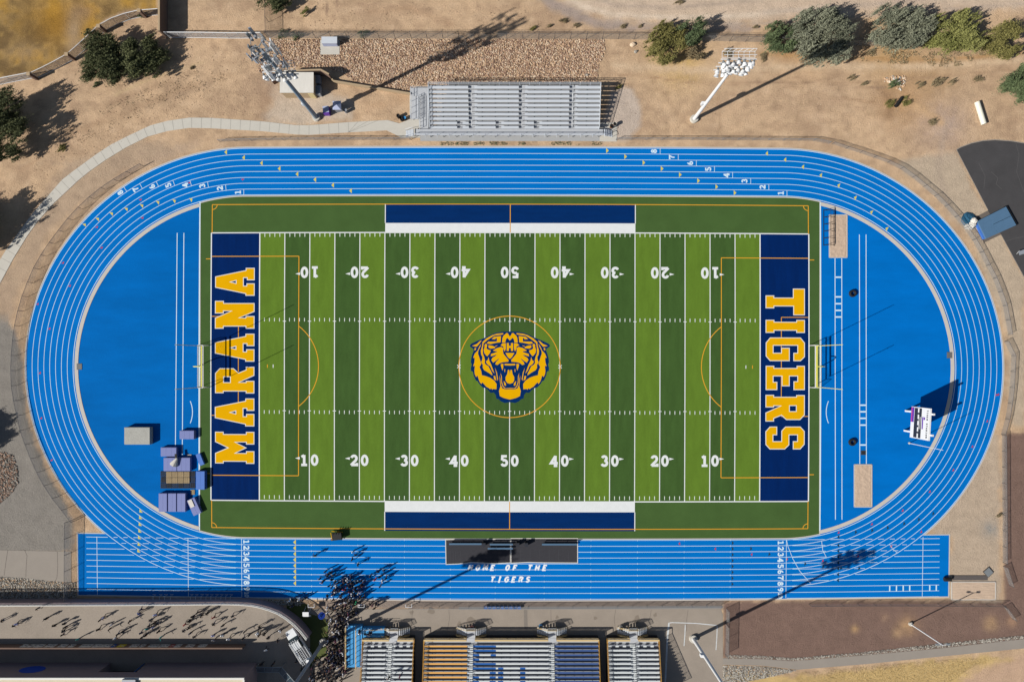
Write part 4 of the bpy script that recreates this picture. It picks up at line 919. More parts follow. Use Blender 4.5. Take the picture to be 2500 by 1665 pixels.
for i in range(len(wp)-1): b.bar(Vector((off[i].x,off[i].y,zt+.06)),Vector((off[i+1].x,off[i+1].y,zt+.06)),.24,.12,m_whitew)
for a in wp[::2]: b.tube(Vector((a.x,a.y,zt)),Vector((a.x,a.y,zt+1.05)),.04,m_whitew)
b.build('rail',root)
b=MB()
for a,c in zip(wp,wp[1:]): b.panel(Vector((a.x,a.y,zt)),Vector((c.x,c.y,zt)),1.05,m_chain_l)
b.build('mesh_panel',root)
bw=MB(); z0=1.9; a_,c_=U(-300,1573,z0),U(600,1571,z0); bw.box(((a_.x+c_.x)/2,a_.y,z0+.8),((c_.x-a_.x),.25,1.6),m_brown); wl=bw.build('banner_wall',label='low brown block wall hung with paper banners in front of the building',cat='wall')
bn=thing('banner',None,None)
bpy.data.objects.remove(bn)
spec=[(56,14,m_wtarp),(72,12,m_wtarp),(92,22,m_wtarp),(120,22,m_wtarp),(150,18,m_wtarp),(172,13,m_wtarp),(207,26,m_wtarp),(236,22,m_wtarp),(258,18,m_wtarp),(275,8,m_seat_b),(294,16,mat('yellow_banner',A(240,215,40),.8,.06)),(325,18,m_wtarp),(345,12,m_wtarp),(372,22,m_wtarp),(398,22,m_wtarp),(418,10,mat('red_banner',A(170,80,80),.8,.06)),(432,14,m_wtarp),(462,18,m_wtarp),(492,18,m_wtarp)]
for i,(x,wd,mt) in enumerate(spec):
    p=U(x,1580,z0+1.2); b=MB(); wv=wd/S*1.05
    for k in range(3): b.box((p.x-wv/3+wv/3*k,a_.y+.145+.012*(k%2),z0+.8+random.uniform(-.05,.05)),(wv/3-.02,.02,1.25+random.uniform(-.15,.15)),mt)
    for k in range(3): b.box((p.x-wv*.3+wv*.3*k,a_.y+.175,z0+.8+random.uniform(-.2,.2)),(wv*.2,.01,.22),m_navy if mt is m_wtarp else m_wtarp)
    b.build('banner',label='%s banner hung on the brown block wall, number %d from its left end'%('yellow' if 'yellow' in mt.name else 'red' if 'red' in mt.name else 'blue' if mt is m_seat_b else 'white paper',i+1),cat='banner',group='banners on the block wall')
# main building
bd_=thing('school_building','large mauve building with a white parapet along the bottom left','building',P(300,1640,1.9)); hb=5.7
f=(H-1.9-hb)/H; ypar=NY+(1653.5-NY)*f; xe=NX+(597-NX)*f
b=MB(); yw=P(0,ypar).y; x0=P(-300,0).x; x1=P(xe,0).x; d0,d1=U(253,1640,4).x,U(345,1640,4).x
def wallbox(b,xa,xb,ya,yb,za,zb,mt): b.box(((xa+xb)/2,(ya+yb)/2,(za+zb)/2),(xb-xa,yb-ya,zb-za),mt)
wallbox(b,x0,d0,yw-20,yw,1.0,1.9+hb,m_mauve); wallbox(b,d1,x1,yw-20,yw,1.0,1.9+hb,m_mauve); wallbox(b,d0,d1,yw-20,yw-1.6,1.0,1.9+hb-.01,m_mauve); wallbox(b,d0,d1,yw-1.6,yw-.01,1.9+3.6,1.9+hb-.02,m_mauve); b.build('wall',bd_)
b=MB(); zt_=1.9+hb; b.bar((x0,yw-.12,zt_+.1),(x1,yw-.12,zt_+.1),.34,.2,m_whitew); b.bar((x1-.12,yw-.3,zt_+.09),(x1-.12,yw-20,zt_+.09),.34,.2,m_whitew); b.build('parapet',bd_)
b=MB(); wallbox(b,x0,x1-.3,yw-20,yw-.3,zt_+.0,zt_+.04,m_beige); rf=b.build('roof',bd_)
b=MB(); p=U(315,1662,zt_+.4); b.box((p.x,p.y-.3,zt_+.3),(2.3,1.2,.5),m_alud); b.build('roof_hatch',rf)
b=MB(); wallbox(b,d0+.3,d1-.6,yw-1.62,yw-1.55,1.9,4.3,m_dark); b.bar((d1-.5,yw-.1,2.0),(d1-.5,yw-.1,5.4),.08,.14,m_seat_b); b.build('doorway',bd_)
b=MB(); cp=U(86,1640,3.9); e=[(cp.x+2.2*math.cos(R(t)),cp.z*0+4.6+1.35*math.sin(R(t))) for t in range(0,360,20)]
b.add([(x,yw+.03,z) for x,z in e],[tuple(range(len(e)))],m_blogo); b.poly([[Vector((cp.x,0,0))+Vector((.1*k,0,0)) for k in(0,1,2)]],m_blogo) if 0 else None
b.build('wall_emblem',bd_,label='blue oval painted on the wall')
# glass railed walkway canopy right of building
r_=thing('canopy','steel framed canopy over a walkway beside the building','canopy',U(700,1640,3.2)); b=MB(); g=MB()
cpts=[(625,1628),(688,1628),(720,1665),(760,1720)]; c2=[(628,1640),(681,1640),(708,1672),(745,1730)]
for a,c,d,e in zip(cpts,cpts[1:],c2,c2[1:]):
    A3,B3,C3,D3=U(*a,3.2),U(*c,3.2),U(*e,3.2),U(*d,3.2); g.add([A3,B3,C3,D3],[(3,2,1,0)],mat('canopy_glass',A(70,90,104),.25,0,spec=.5,alpha=.6))
    b.bar(A3,B3,.08,.1,m_galv); b.bar(D3,C3,.08,.1,m_galv)
    for k in range(4): b.bar(A3.lerp(B3,k/3),D3.lerp(C3,k/3),.06,.08,m_galv)
    for q in(A3,C3): b.bar(Vector((q.x,q.y,.2)),q,.1,.1,m_galv)
b.build('frame',r_); g.build('roof_panel',r_)

# ------------------------------------------------------------------ shed, walls and boxes at the top left
r_=thing('shed','small tan shed with a pale flat roof beside the antenna tower','shed',P(735,205)); hs=2.8
p0,p1=U(683,177,hs),U(765.5,227,hs)
b=MB(); b.box(((p0.x+p1.x)/2+.05,(p0.y+p1.y)/2,hs/2-.06),(p1.x-p0.x-.3,p0.y-p1.y-.3,hs-.14),m_stucco); b.build('wall',r_)
b=MB(); b.box(((p0.x+p1.x)/2,(p0.y+p1.y)/2,hs-.05),(p1.x-p0.x,p0.y-p1.y,.12),m_roof); b.build('roof',r_)
b=MB(); b.box((p1.x-.75,p1.y+.12,1.05),(1.0,.06,2.1),mat('cream_door',A(226,210,160),.7,.05)); b.build('door',r_)
b=MB(); b.box((p0.x-.25,(p0.y+p1.y)/2-.4,1.2),(.4,1.4,1.9),m_stucco); b.build('side_cabinet',r_)
for i,(x0,y0,x1,y1_) in enumerate(((767,183,781,204),(767.5,208,782,232))):
    a,c=U(x0,y0,1.2),U(x1,y1_,1.2); b=MB(); b.box(((a.x+c.x)/2,(a.y+c.y)/2,.65),(c.x-a.x,(a.y-c.y)*.9,1.2),m_alud); b.tube(((a.x+c.x)/2,(a.y+c.y)/2,1.25),((a.x+c.x)/2,(a.y+c.y)/2,1.29),.38,m_galv,14)
    b.build('cooling_unit',label='grey cooling unit beside the shed, %s of two'%('upper','lower')[i],cat='cooling unit',group='cooling units beside the shed')
r_=None
def wall(pts,h,mt,label,w=.22,cat='wall',zt=None,name='block_wall'):
    b=MB(); q=[U(x,y,h) for x,y in pts]
    for k,(a,c) in enumerate(zip(q,q[1:])):
        d=(c-a).normalized()*.0; b.bar(Vector((a.x,a.y,h/2+k*.002)),Vector((c.x,c.y,h/2+k*.002)),w,h,mt)
        b.bar(Vector((a.x,a.y,h+.03+k*.003)),Vector((c.x,c.y,h+.03+k*.003)),w+.06,.06,m_stucco)
    return b.build(name,label=label,cat=cat)
wall([(657,192),(683,174),(783,171),(803,182)],2.5,m_brown,'tan topped block wall wrapping the back of the shed')
wall([(803,182),(813,198),(1003,229)],.7,m_stucco,'low tan retaining wall running from the shed to the silver bleachers')
sheet('concrete_pad',[(782,99),(829,99),(829,134),(782,134)],m_conc,.03,'pale equipment pad in the gravel',thick=.1)
b=MB(); a,c=U(788,95,1.5),U(812,104,1.5); b.box((P(808,110).x,P(0,108).y,.75),(2.6,1.0,1.35),m_bluebox); b.box((P(808,110).x+.1,P(0,108).y,1.46),(2.8,1.2,.08),m_alu); b.build('electric_cabinet',label='pale electrical cabinet on the concrete pad in the gravel',cat='electrical cabinet')
b=MB(); p=P(800,275); b.box((p.x,p.y,.6),(1.1,1.3,1.2),m_purple); b.box((p.x,p.y+.1,1.24),(1.05,1.1,.08),m_bluebox,.1,Matrix.Rotation(.1,3,'X')); b.build('equipment_bin',label='purple bin with a pale lid beside the tower base',cat='bin')
b=MB(); p=P(828,266); b.box((p.x,p.y,.8),(1.2,1.3,1.6),m_alud,.2)
b.add([(p.x-.75,p.y-.8,1.6),(p.x+.75,p.y-.8,1.6),(p.x+.75,p.y+.8,1.6),(p.x-.75,p.y+.8,1.6),(p.x,p.y,2.05)],[(0,1,4),(1,2,4),(2,3,4),(3,0,4)],m_bluebox); b.build('covered_cart',label='grey cart under a pale lilac cover beside the purple bin',cat='cart')
def barrel(px,py,h,r,mt,label,mt2=m_black,group=None):
    b=MB(); p=P(px,py); b.tube(p,p+Vector((0,0,h)),r*.9,mt,14,r,cap=False); b.tube(p+Vector((0,0,h*.8)),p+Vector((0,0,h*.8+.02)),r*.93,mt2,14); 
    b.tube(p+Vector((0,0,h-.05)),p+Vector((0,0,h)),r*1.04,mt,14,cap=False); b.build('barrel',label=label,cat='barrel',group=group)
barrel(846,274,1.0,.32,m_alud,'grey barrel right of the covered cart',m_alud)
barrel(974,287,.95,.32,m_black,'black barrel left of the silver bleachers, upper left of three'); barrel(982,294,.95,.32,m_black,'black barrel left of the silver bleachers, middle of three'); barrel(989,292,.95,.33,m_black,'barrel with a pale blue bag left of the silver bleachers',m_deckb)
barrel(1492,312,.95,.33,mat('brown_barrel',A(120,84,60),.7,.05),'rust brown barrel at the right end of the silver bleachers'); barrel(1500,307,.95,.33,m_wtarp,'white rimmed barrel at the right end of the silver bleachers')
barrel(1320,1526,.95,.33,m_deckb,'blue barrel beside the second front stair of the middle grandstand'); barrel(1516,1529,.95,.33,m_wtarp,'white barrel beside the front stair of the right grandstand'); barrel(1153,1529,.95,.33,mat('pink_barrel',A(210,150,140),.7,.05),'pink lined barrel beside the first front stair of the middle grandstand')
b=MB(); a,c=P(2381,252,.45),P(2398,306,.45); b.tube(a,c,.45,mat('white_pvc',A(232,230,214),.6,.05),20,cap=False); b.tube(a,c,.40,m_dark,20,cap=False); b.build('drain_pipe',label='large white pipe lying on bare dirt at the right',cat='pipe')
b=MB(); a,c=P(2184,262,.3),P(2200,240,.3); b.tube(a,c,.28,m_black,14,cap=False); b.tube(a,c,.22,m_dark,14,cap=False); b.build('drain_pipe',label='black culvert pipe in the washed out gully',cat='pipe')

# ------------------------------------------------------------------ goals, scoreboard
def goal(px,s,label,lab2):
    r=thing('goal_post',label,'goal post',P(px,895),group='football goal posts'); y0,y1_=P(0,845.5).y,P(0,943.5).y; x=P(px,0).x; yc=(y0+y1_)/2; xb=x-s*2.0
    b=MB(); b.path([Vector((xb,yc,0)),Vector((xb,yc,1.5)),Vector((xb+s*.12,yc,2.1)),Vector((xb+s*.5,yc,2.65)),Vector((xb+s*1.0,yc,2.95)),Vector((xb+s*1.5,yc,3.05)),Vector((x,yc,3.05))],.085,m_ysteel,8); b.build('gooseneck',r)
    b=MB(); b.bar((x,y0,3.05),(x,y1_,3.05),.16,.16,m_ysteel); b.build('crossbar',r)
    for yy in(y0,y1_): b=MB(); b.tube((x,yy,3.05),(x,yy,12.3),.05,m_ysteel,8); b.build('upright',r)
    g=thing('soccer_goal',lab2,'soccer goal',P(px,895),group='soccer goals'); ya,yb_=y0+.15,y1_-.15; xr_=x-s*2.1
    b=MB(); b.bar((x,ya,2.44),(x,yb_,2.44),.12,.12,m_wsteel); b.tube((x,ya,0),(x,ya,2.5),.06,m_wsteel); b.tube((x,yb_,0),(x,yb_,2.5),.06,m_wsteel)
    for yy in(ya,yb_): b.tube((x,yy,2.44),(x-s*1.0,yy,2.44),.04,m_wsteel); b.tube((x-s*1.0,yy,2.44),(xr_,yy,.05),.04,m_wsteel); b.tube((x,yy,.05),(xr_,yy,.05),.05,m_wsteel)
    b.tube((xr_,ya,.05),(xr_,yb_,.05),.05,m_wsteel); b.build('frame',g)
    n=MB(); k=8
    for i in range(k):
        f0,f1=i/k,(i+1)/k; sag=lambda f:.9*math.sin(math.pi*f)**.7; A1=Vector((x-s*(1.0-.55*sag(f0)),ya+(yb_-ya)*f0,2.42-.3*sag(f0))); B1=Vector((x-s*(1.0-.55*sag(f1)),ya+(yb_-ya)*f1,2.42-.3*sag(f1)))
        A0=Vector((x,ya+(yb_-ya)*f0,2.44)); B0=Vector((x,ya+(yb_-ya)*f1,2.44)); A2=Vector((xr_+s*.5*sag(f0),A1.y,.06)); B2=Vector((xr_+s*.5*sag(f1),B1.y,.06)); L1=(B0-A0).length
        n.add([A0,B0,B1,A1],[(0,1,2,3)],m_net,[[(0,0),(L1,0),(L1,1),(0,1)]]); n.add([A1,B1,B2,A2],[(0,1,2,3)],m_net,[[(0,0),(L1,0),(L1,2.6),(0,2.6)]])
    for yy in(ya,yb_): n.add([(x,yy,.05),(xr_,yy,.05),(x-s*1.0,yy,2.42),(x,yy,2.44)],[(0,1,2,3)],m_net,[[(0,0),(2.1,0),(1,2.4),(0,2.4)]])
    n.build('net',g)
goal(511,1,'yellow football goal post at the left end of the field','white soccer goal under the left goal post'); goal(1976,-1,'yellow football goal post at the right end of the field','white soccer goal under the right goal post')
r_=thing('scoreboard','white scoreboard on two posts inside the right track curve','scoreboard',P(2209,1027))
pa,pb=P(2211,1003),P(2208,1051); ax=(pb-pa).normalized(); nrm=Vector((ax.y,-ax.x,0)); nrm=nrm if nrm.x<0 else -nrm
for q in(pa,pb): b=MB(); b.bar(q,q+Vector((0,0,8.1)),.3,.3,m_wsteel); b.build('post',r_)
ctr=(pa+pb)/2+nrm*.3; ang=math.atan2(ax.y,ax.x); half=2.75
def sbox(b,u,z,wu,wz,mt,off,th=.04):             # u along board (towards lower end), z height
    c=ctr+ax*u+nrm*(.16+off); b.box((c.x,c.y,z),(wu,th,wz),mt,ang)
b=MB(); c=ctr; b.box((c.x,c.y,5.15),(2*half,.3,5.3),m_wsteel,ang); panel=b.build('panel',r_)
m_sbd=mat('scoreboard_black',(.02,.022,.03),.5,0)
b=MB(); sbox(b,0,4.55,2*half-.3,2.05,m_sbd,.0); b.build('score_field',panel)
b=MB()
for k in range(5): sbox(b,-2.2+1.1*k,4.75,.75,.32,m_wsteel,.05)
sbox(b,-.05,5.35,2.1,.06,m_wsteel,.05); sbox(b,-.05,4.98,2.1,.05,m_wsteel,.05); b.build('score_window',panel)
b=MB(); sbox(b,-1.35,2.95,2.6,.85,m_purple,.0); sbox(b,-1.35,2.75,2.55,.2,mat('magenta_panel',A(200,70,150),.6,.1),.04); sbox(b,-.1,5.95,2.1,.3,m_purple,.0); sbox(b,-.9,6.4,.45,.35,m_purple,.0); b.build('sponsor_panel',panel)
b=MB()
def SB(u,z):
    return None
for k,ch in enumerate('TIGER STADIUM'):
    for st in FT[ch]:
        q=[ctr+ax*(-2.4+k*.375+p[0]*.34)+nrm*.18+Vector((0,0,7.0+p[1]*.42)) for p in st]
        for a,c in zip(q,q[1:]): b.bar(a,c,.02,.085,m_sbd)
b.build('lettering',panel)
for q in(pa,pb): b=MB(); c=q+Vector((0,0,8.2)); b.box(c,(.34,.34,.12),m_wsteel); b.build('post_cap',r_)
r_=thing('flag_pole','slender white flagpole below the scoreboard','flagpole',P(2219.5,1081.6)); b=MB(); b.tube((0,0,0),(0,0,9.6),.07,m_wsteel,8,.045); b.build('pole',r_,local=True); b=MB(); b.tube((0,0,0),(0,0,.1),.2,m_conc,10); b.build('base',r_,local=True)

# ------------------------------------------------------------------ mats and gear
def pad(x0,y0,x1,y1_,h,mt,label,name='landing_mat',seams=2,group=None,rz=0,z0=0,cat='mat'):
    a,c=U(x0,y0,z0+h),U(x1,y1_,z0+h); w_,d_=c.x-a.x,a.y-c.y; cx,cy=(a.x+c.x)/2,(a.y+c.y)/2; r=thing(name,label,cat,(cx,cy,z0),rz,group)
    bm=bmesh.new(); bmesh.ops.create_cube(bm,size=1); bmesh.ops.scale(bm,vec=(w_,d_,h),verts=bm.verts); bmesh.ops.bevel(bm,geom=bm.edges[:],offset=min(.06,h*.3),segments=2,affect='EDGES')
    bmesh.ops.translate(bm,vec=(0,0,h/2),verts=bm.verts); me=bpy.data.meshes.new('pad'); bm.to_mesh(me); bm.free(); me.materials.append(mt); o=bpy.data.objects.new('pad',me); col.objects.link(o); o.parent=r
    b=MB()
    for k in range(1,seams+1):
        x=-w_/2+w_*k/(seams+1); b.bar((x,-d_/2,h+.004),(x,d_/2,h+.004),.02,.01,mt)
    b.bar((-w_/2-.01,-d_/2-.01,h*.5),(w_/2+.01,-d_/2-.01,h*.5),.02,.03,mt); b.build('seam',r,local=True); return r
pad(438,1051,474,1072,.85,m_pad,'lilac blue landing mat alone beside the field edge',group='high jump landing mats')
pad(392,1092,431,1114,.75,m_pad,'lilac blue landing mat just above the pair of wide mats',group='high jump landing mats')
pad(399,1117,431.5,1150,.75,m_pad,'wide lilac blue mat above the black pallets, left of two',group='high jump landing mats'); pad(432,1117,464.5,1150,.75,m_pad,'wide lilac blue mat above the black pallets, right of two',group='high jump landing mats')
for i,(x0,x1) in enumerate(((387,408),(410,430.5),(432,453))): pad(x0,1204,x1,1249,.8,m_pad,'tall lilac blue mat in the row below the pallets, %s of three'%('left','middle','right')[i],group='high jump landing mats',seams=1)
pad(478,1150,500,1195,.95,m_pad2,'bright blue vinyl covered mat at the right end of the black pallets',seams=1)
pad(303,1043,366,1085,1.1,m_tarp,'large grey tarp covered landing pit alone on the left apron',name='covered_pit',cat='covered pit',seams=0)
pad(482,1107,494,1136,.5,m_pad2,'narrow bright blue wedge lying askew on the turf edge',rz=.38,seams=0); pad(463,1216,484,1257,.7,m_pad,'tilted stack of vinyl pads under white sheets',rz=.42,seams=1)
p=U(468,1229,.75); b=MB(); b.box((p.x-.1,p.y,.76),(.75,1.4,.1),m_wtarp,.42); b.build('sheet',label='white sheet over the tilted vinyl pads',cat='sheet')
def pallet(x0,y0,x1,y1_,z,mt,label,n=8,vert=False,group=None):
    a,c=P(x0,y0),P(x1,y1_); b=MB(); w_,d_=c.x-a.x,a.y-c.y
    for k in range(n):
        if vert: b.box((a.x+w_*(k+.5)/n,(a.y+c.y)/2,z+.11),(w_/n*.62,d_,.025),mt)
        else: b.box(((a.x+c.x)/2,c.y+d_*(k+.5)/n,z+.11),(w_,d_/n*.62,.025),mt)
    for k in range(3):
        if vert: b.box(((a.x+c.x)/2,c.y+d_*(k+.5)/3,z+.05),(w_,.09,.09),mt)
        else: b.box((a.x+w_*(k+.5)/3,(a.y+c.y)/2,z+.05),(.09,d_,.09),mt)
    b.build('pallet',label=label,cat='pallet',group=group)
idx=0; f_=lambda x,y:(NX+(x-NX)*.998,NY+(y-NY)*.998)
for j in range(3):
    for i in range(6):
        x0=392+14.3*i; y0=1149.5+14.3*j
        idx+=1; pallet(x0+.3,y0+.3,x0+14,y0+14,.0,m_pallet,'black plastic pallet, row %d from top, place %d from left'%(j+1,i+1),5,(i+j)%2==0,group='black plastic pallets')
idx=0
for j in range(2):
    for i in range(4):
        x0=407+14.4*i; y0=1151+14.3*j; idx+=1
        pallet(x0+.3,y0,x0+13.9,y0+13.6,.125,m_wood,'tan wooden pallet on the black ones, %s row, place %d from left'%(('upper','lower')[j],i+1),6,(i+j)%2==1,group='tan wooden pallets')
pallet(466,1195,476,1207,0,m_wood,'small wooden pallet alone below the pallet stack',5); pallet(457,1109,468,1113,.0,m_wtarp,'small white frame lying above the wide mats',3)
b=MB(); p=P(437,1128,.78); b.tube(p+Vector((-.5,-.3,0)),p+Vector((.2,.9,.35)),.75,m_wtarp,10,.15); b.box(p+Vector((0,.9,.3)),(.35,1.5,.12),m_black,.1); b.build('umbrella',label='collapsed white umbrella lying on the wide blue mats',cat='umbrella')
# team benches
def cover(pts,label):
    b=MB(); q=[P(*p) for p in pts]; b.poly([q],m_blk,.03); r=b.build('track_cover',label=label,cat='cover',group='black track covers')
    e=MB(); e.strip(q,.14,m_wtarp,.036,closed=True); e.build('edge_tape',r)
    e=MB(); x0,x1=q[0].x,q[1].x
    for k in range(1,7): x=x0+(x1-x0)*k/7; e.strip([Vector((x,q[0].y-2,0)),Vector((x+random.uniform(-.1,.1),q[3].y+.2,0))],.05,mat('cover_crease',A(74,74,80),.9,0),.0345)
    e.build('crease',r)
cover([(1088,1317),(1130,1315.5),(1246,1316),(1246,1373),(1210,1375),(1150,1372),(1120,1376),(1089,1377)],'black cover over the home straight, left of the white seam'); cover([(1247.5,1314),(1410,1314),(1410,1373.5),(1330,1373),(1290,1372),(1248,1374)],'black cover over the home straight, right of the white seam')
def bench(x0,x1,y,label,back=True):
    r=thing('team_bench',label,'bench',P((x0+x1)/2,y),group='team benches'); a,c=P(x0,y),P(x1,y); w_=c.x-a.x; b=MB(); b.box((0,0,.46),(w_,.3,.05),m_padb); b.build('seat',r,local=True)
    if back: b=MB(); b.box((0,.28,.75),(w_,.05,.32),m_black,0,Matrix.Rotation(-.15,3,'X')); b.build('backrest',r,local=True)
    for k in range(4):
        x=-w_/2+.2+(w_-.4)*k/3; b=MB(); b.bar((x,-.18,0),(x,-.1,.44),.05,.05,m_alud); b.bar((x,.2,0),(x,.2,.44),.05,.05,m_alud); b.bar((x,.25,.4),(x,.3,.9),.04,.04,m_alud); b.build('leg',r,local=True)
bench(1097,1176,1326,'long blue team bench at the left end of the black cover'); bench(1196,1252,1327,'blue team bench at the white seam, upper of two'); bench(1191,1252,1337,'blue team bench at the white seam, lower of two',False); bench(1323,1408,1327,'long blue team bench at the right end of the black cover')
for x,l in((1182,'beside the left bench'),(1264,'right of the white seam'),(1285,'left of the right bench')):
    b=MB(); p=P(x,1326); b.box((p.x,p.y,.5),(.55,.6,1.0),m_black); b.box((p.x,p.y,1.02),(.6,.65,.05),m_sbd); b.tube((p.x-.2,p.y+.33,.15),(p.x-.2,p.y+.4,.15),.14,m_black,8); b.build('equipment_case',label='black equipment case '+l,cat='equipment case')
b=MB(); p=P(824,1306); 
for s in(-1,1): b.bar((p.x-1,p.y+s*.8,.3),(p.x+1,p.y+s*.6,.3),.08,.2,m_gold)
for k in range(5): b.bar((p.x-.9+k*.45,p.y-.8,.3),(p.x-.9+k*.45,p.y+.8,1.3),.07,.07,m_black if k else m_gold)
b.box((p.x+.1,p.y,.8),(1.7,1.3,.5),m_black,.1); b.tube((p.x-1.0,p.y-.9,.2),(p.x-1.0,p.y-.7,.2),.2,m_black,10); b.build('blocking_sled',label='black and gold blocking sled at the lower turf edge',cat='blocking sled')
for x,y,l in((194,895,'left'),(2318,867,'right')):
    b=MB(); p=P(x,y); b.box((p.x,p.y,.04),(.95,1.1,.06),m_grate)
    for k in range(6): b.box((p.x-.4+.16*k,p.y,.075),(.05,1.0,.02),m_galv)
    b.build('drain_grate',label='square drain grate on the curb inside the %s curve'%l,cat='drain grate')
b=MB(); p=P(2107.6,1105); b.box((p.x,p.y,.03),(.9,.8,.04),m_blk); b.box((p.x,p.y,.055),(.5,.45,.02),m_dark); b.build('rubber_pad',label='small black pad on the lower jump runway',cat='pad')
for x,y,l in((2080,717,'upper'),(2079,1079,'lower')):
    b=MB()
    for z in(0,.24):
        for k in range(16):
            t0,t1=R(22.5*k),R(22.5*(k+1)); p=P(x,y,z+.13); b.tube(p+Vector((.5*math.cos(t0),.5*math.sin(t0),0)),p+Vector((.5*math.cos(t1),.5*math.sin(t1),0)),.17,m_black,8,cap=False)
    b.build('tyre_stack',label='stack of black tyres on the right blue apron, %s one'%l,cat='tyre stack',group='tyre stacks')
r_=thing('steel_rack','black steel rack of triangular frames by the upper right sand pit','rack',P(2028,555)); 
for k in range(6):
    b=MB(); y=P(0,514+17*k).y; xa_,xc_=P(2010,0).x,P(2037,0).x; b.bar((xa_,y,.05),(xc_,y,.05),.05,.05,m_black); b.bar((xa_,y,.05),(xa_+.9,y,1.0),.05,.05,m_black); b.bar((xa_+.9,y,1.0),(xc_,y,.05),.05,.05,m_black); b.build('frame',r_)
b=MB()
for x,z in((P(2010,0).x,.1),(P(2010,0).x+.9,1.02),(P(2037,0).x,.1),(P(2024,0).x+.5,.6)): b.bar((x,P(0,512).y,z),(x,P(0,601).y,z),.05,.05,m_black)
b.build('rail',r_)
# high jump mat at the right
r_=thing('high_jump_mat','big slate blue high jump mat on the brown apron','mat',P(2433,545)); q=[(2387,540),(2456,505),(2481,550),(2408,583)]
def quad(u,v): 
    a=Vector(q[0]).lerp(Vector(q[1]),u); c=Vector(q[3]).lerp(Vector(q[2]),u); return U(*a.lerp(c,v),.7)
def slab(u0,u1,v0,v1,mt,name,h=.7):
    b=MB(); p=[quad(u0,v0),quad(u1,v0),quad(u1,v1),quad(u0,v1)]; b.prism([(x.x,x.y) for x in p],.02,h,mt); b.build(name,r_)
slab(0,.385,0,1,m_padb,'pad'); slab(.39,1,0,.49,m_padb,'pad',.72); slab(.39,1,.505,1,m_padb,'pad',.72); slab(-.05,.0,.1,.98,m_pad2,'front_flap',.4)
b=MB(); p=[quad(1.01,-.02),quad(1.07,.0),quad(1.07,1.02),quad(1.01,1.02)]; b.prism([(x.x,x.y) for x in p],.02,.5,m_black); b.build('rear_flap',r_)
b=MB(); random.seed(3)
def blob(b,cx,cy,rx,ry,h,mt,n=14,rz=0,seed=0):
    rr=random.Random(seed); p=P(cx,cy); rings=[]; c,s=math.cos(rz),math.sin(rz)
    for j in range(5):
        t=j/4; ring=[]
        for k in range(n):
            a=2*math.pi*k/n; q_=(1-.75*t**1.5)*rr.uniform(.82,1.1); x,y=rx*q_*math.cos(a),ry*q_*math.sin(a); ring.append((p.x+x*c-y*s,p.y+x*s+y*c,h*(math.sin(t*math.pi/2))*rr.uniform(.8,1.05)))
        rings.append(ring)
    vs=[v for r in rings for v in r]; fs=[(j*n+k,j*n+(k+1)%n,(j+1)*n+(k+1)%n,(j+1)*n+k) for j in range(4) for k in range(n)]; fs.append(tuple(4*n+k for k in range(n))); b.add(vs,fs,mt)
blob(b,2366,540,1.35,1.7,.6,m_teal,18,.5,2); b.build('tarp_heap',label='heap of teal netting between the fence and the high jump mat',cat='tarp heap')
b=MB(); blob(b,2368,550,1.2,.85,.9,m_wtarp,14,.6,5); blob(b,2372,541,.7,.7,1.25,m_wtarp,9,.3,6); b.build('cover_bundle',label='bundle of white foam blocks on the teal netting heap',cat='bundle')
r_=thing('folding_table','pale folding table lying on the asphalt at the right edge','table',P(2490,617)); b=MB(); b.box((0,0,.7),(1.5,.7,.04),m_alud,.35); b.build('tabletop',r_,local=True)
for s in(-1,1): b=MB(); b.bar((s*.6,-.25,0),(s*.6,.25,.68),.04,.04,m_wsteel); b.build('leg',r_,local=True)
b=MB(); p=P(2412,1396); b.box((p.x,p.y,.08),(1.4,1.4,.14),m_grate,.72); b.box((p.x,p.y,.16),(1.2,1.2,.02),m_galv,.72); b.build('manhole_cover',label='dark square manhole slab on the dirt above the corner sand pit',cat='manhole')
r_=thing('rolled_mat','dark runway mat laid out above the corner sand pit','mat',P(2370,1412)); b=MB(); a,c=P(2325,1410),P(2410,1413); b.box(((a.x+c.x)/2,a.y,.05),(c.x-a.x,.85,.06),m_grate); b.build('mat',r_)
b=MB(); a=P(2310,1412); b.tube((a.x-.6,a.y,.4),(a.x+.6,a.y,.4),.38,m_black,12); b.build('roll',r_)

# ------------------------------------------------------------------ small hurdles and gates by the lower fence
hu=None
def hurdle_proto(loc,label):
    r=thing('hurdle',label,'hurdle',loc,group='stacked hurdles by the retaining wall'); b=MB(); b.box((0,0,1.02),(1.0,.04,.09),m_wsteel); b.build('top_board',r,local=True)
    for s in(-1,1): b=MB(); b.bar((s*.45,0,.03),(s*.45,0,1.0),.04,.04,m_alu); b.bar((s*.45,-.1,.04),(s*.45,.6,.04),.05,.05,m_alu); b.build('leg',r,local=True)
    return r
k=0
for x in(381,396,409,423,472,484,497,509,521,533,545,557,568):
    k+=1; lab='white topped hurdle in the row below the home straight, number %d from the left'%k; loc=P(x,1456.5,.012)
    if hu is None: hu=hurdle_proto(loc,lab); hu.rotation_euler=(0,0,math.pi/2)
    else: dup(hu,loc,math.pi/2+random.uniform(-.06,.06),lab)
for k in range(9):
    b=MB(); p=P(1186+10.2*k,1481); b.box((p.x,p.y,.42),(.62,.5,.05),m_seat_b if k%2 else m_pad2)
    for u in(-.25,.25): b.bar((p.x+u,p.y-.2,0),(p.x+u,p.y-.2,.4),.04,.04,m_alu); b.bar((p.x+u,p.y+.2,0),(p.x+u,p.y+.2,.85),.04,.04,m_alu)
    b.box((p.x,p.y+.22,.72),(.6,.04,.25),m_seat_w); b.build('folding_chair',label='blue folding chair by the lower fence, number %d from the left'%(k+1),cat='chair',group='blue chairs along the lower fence')
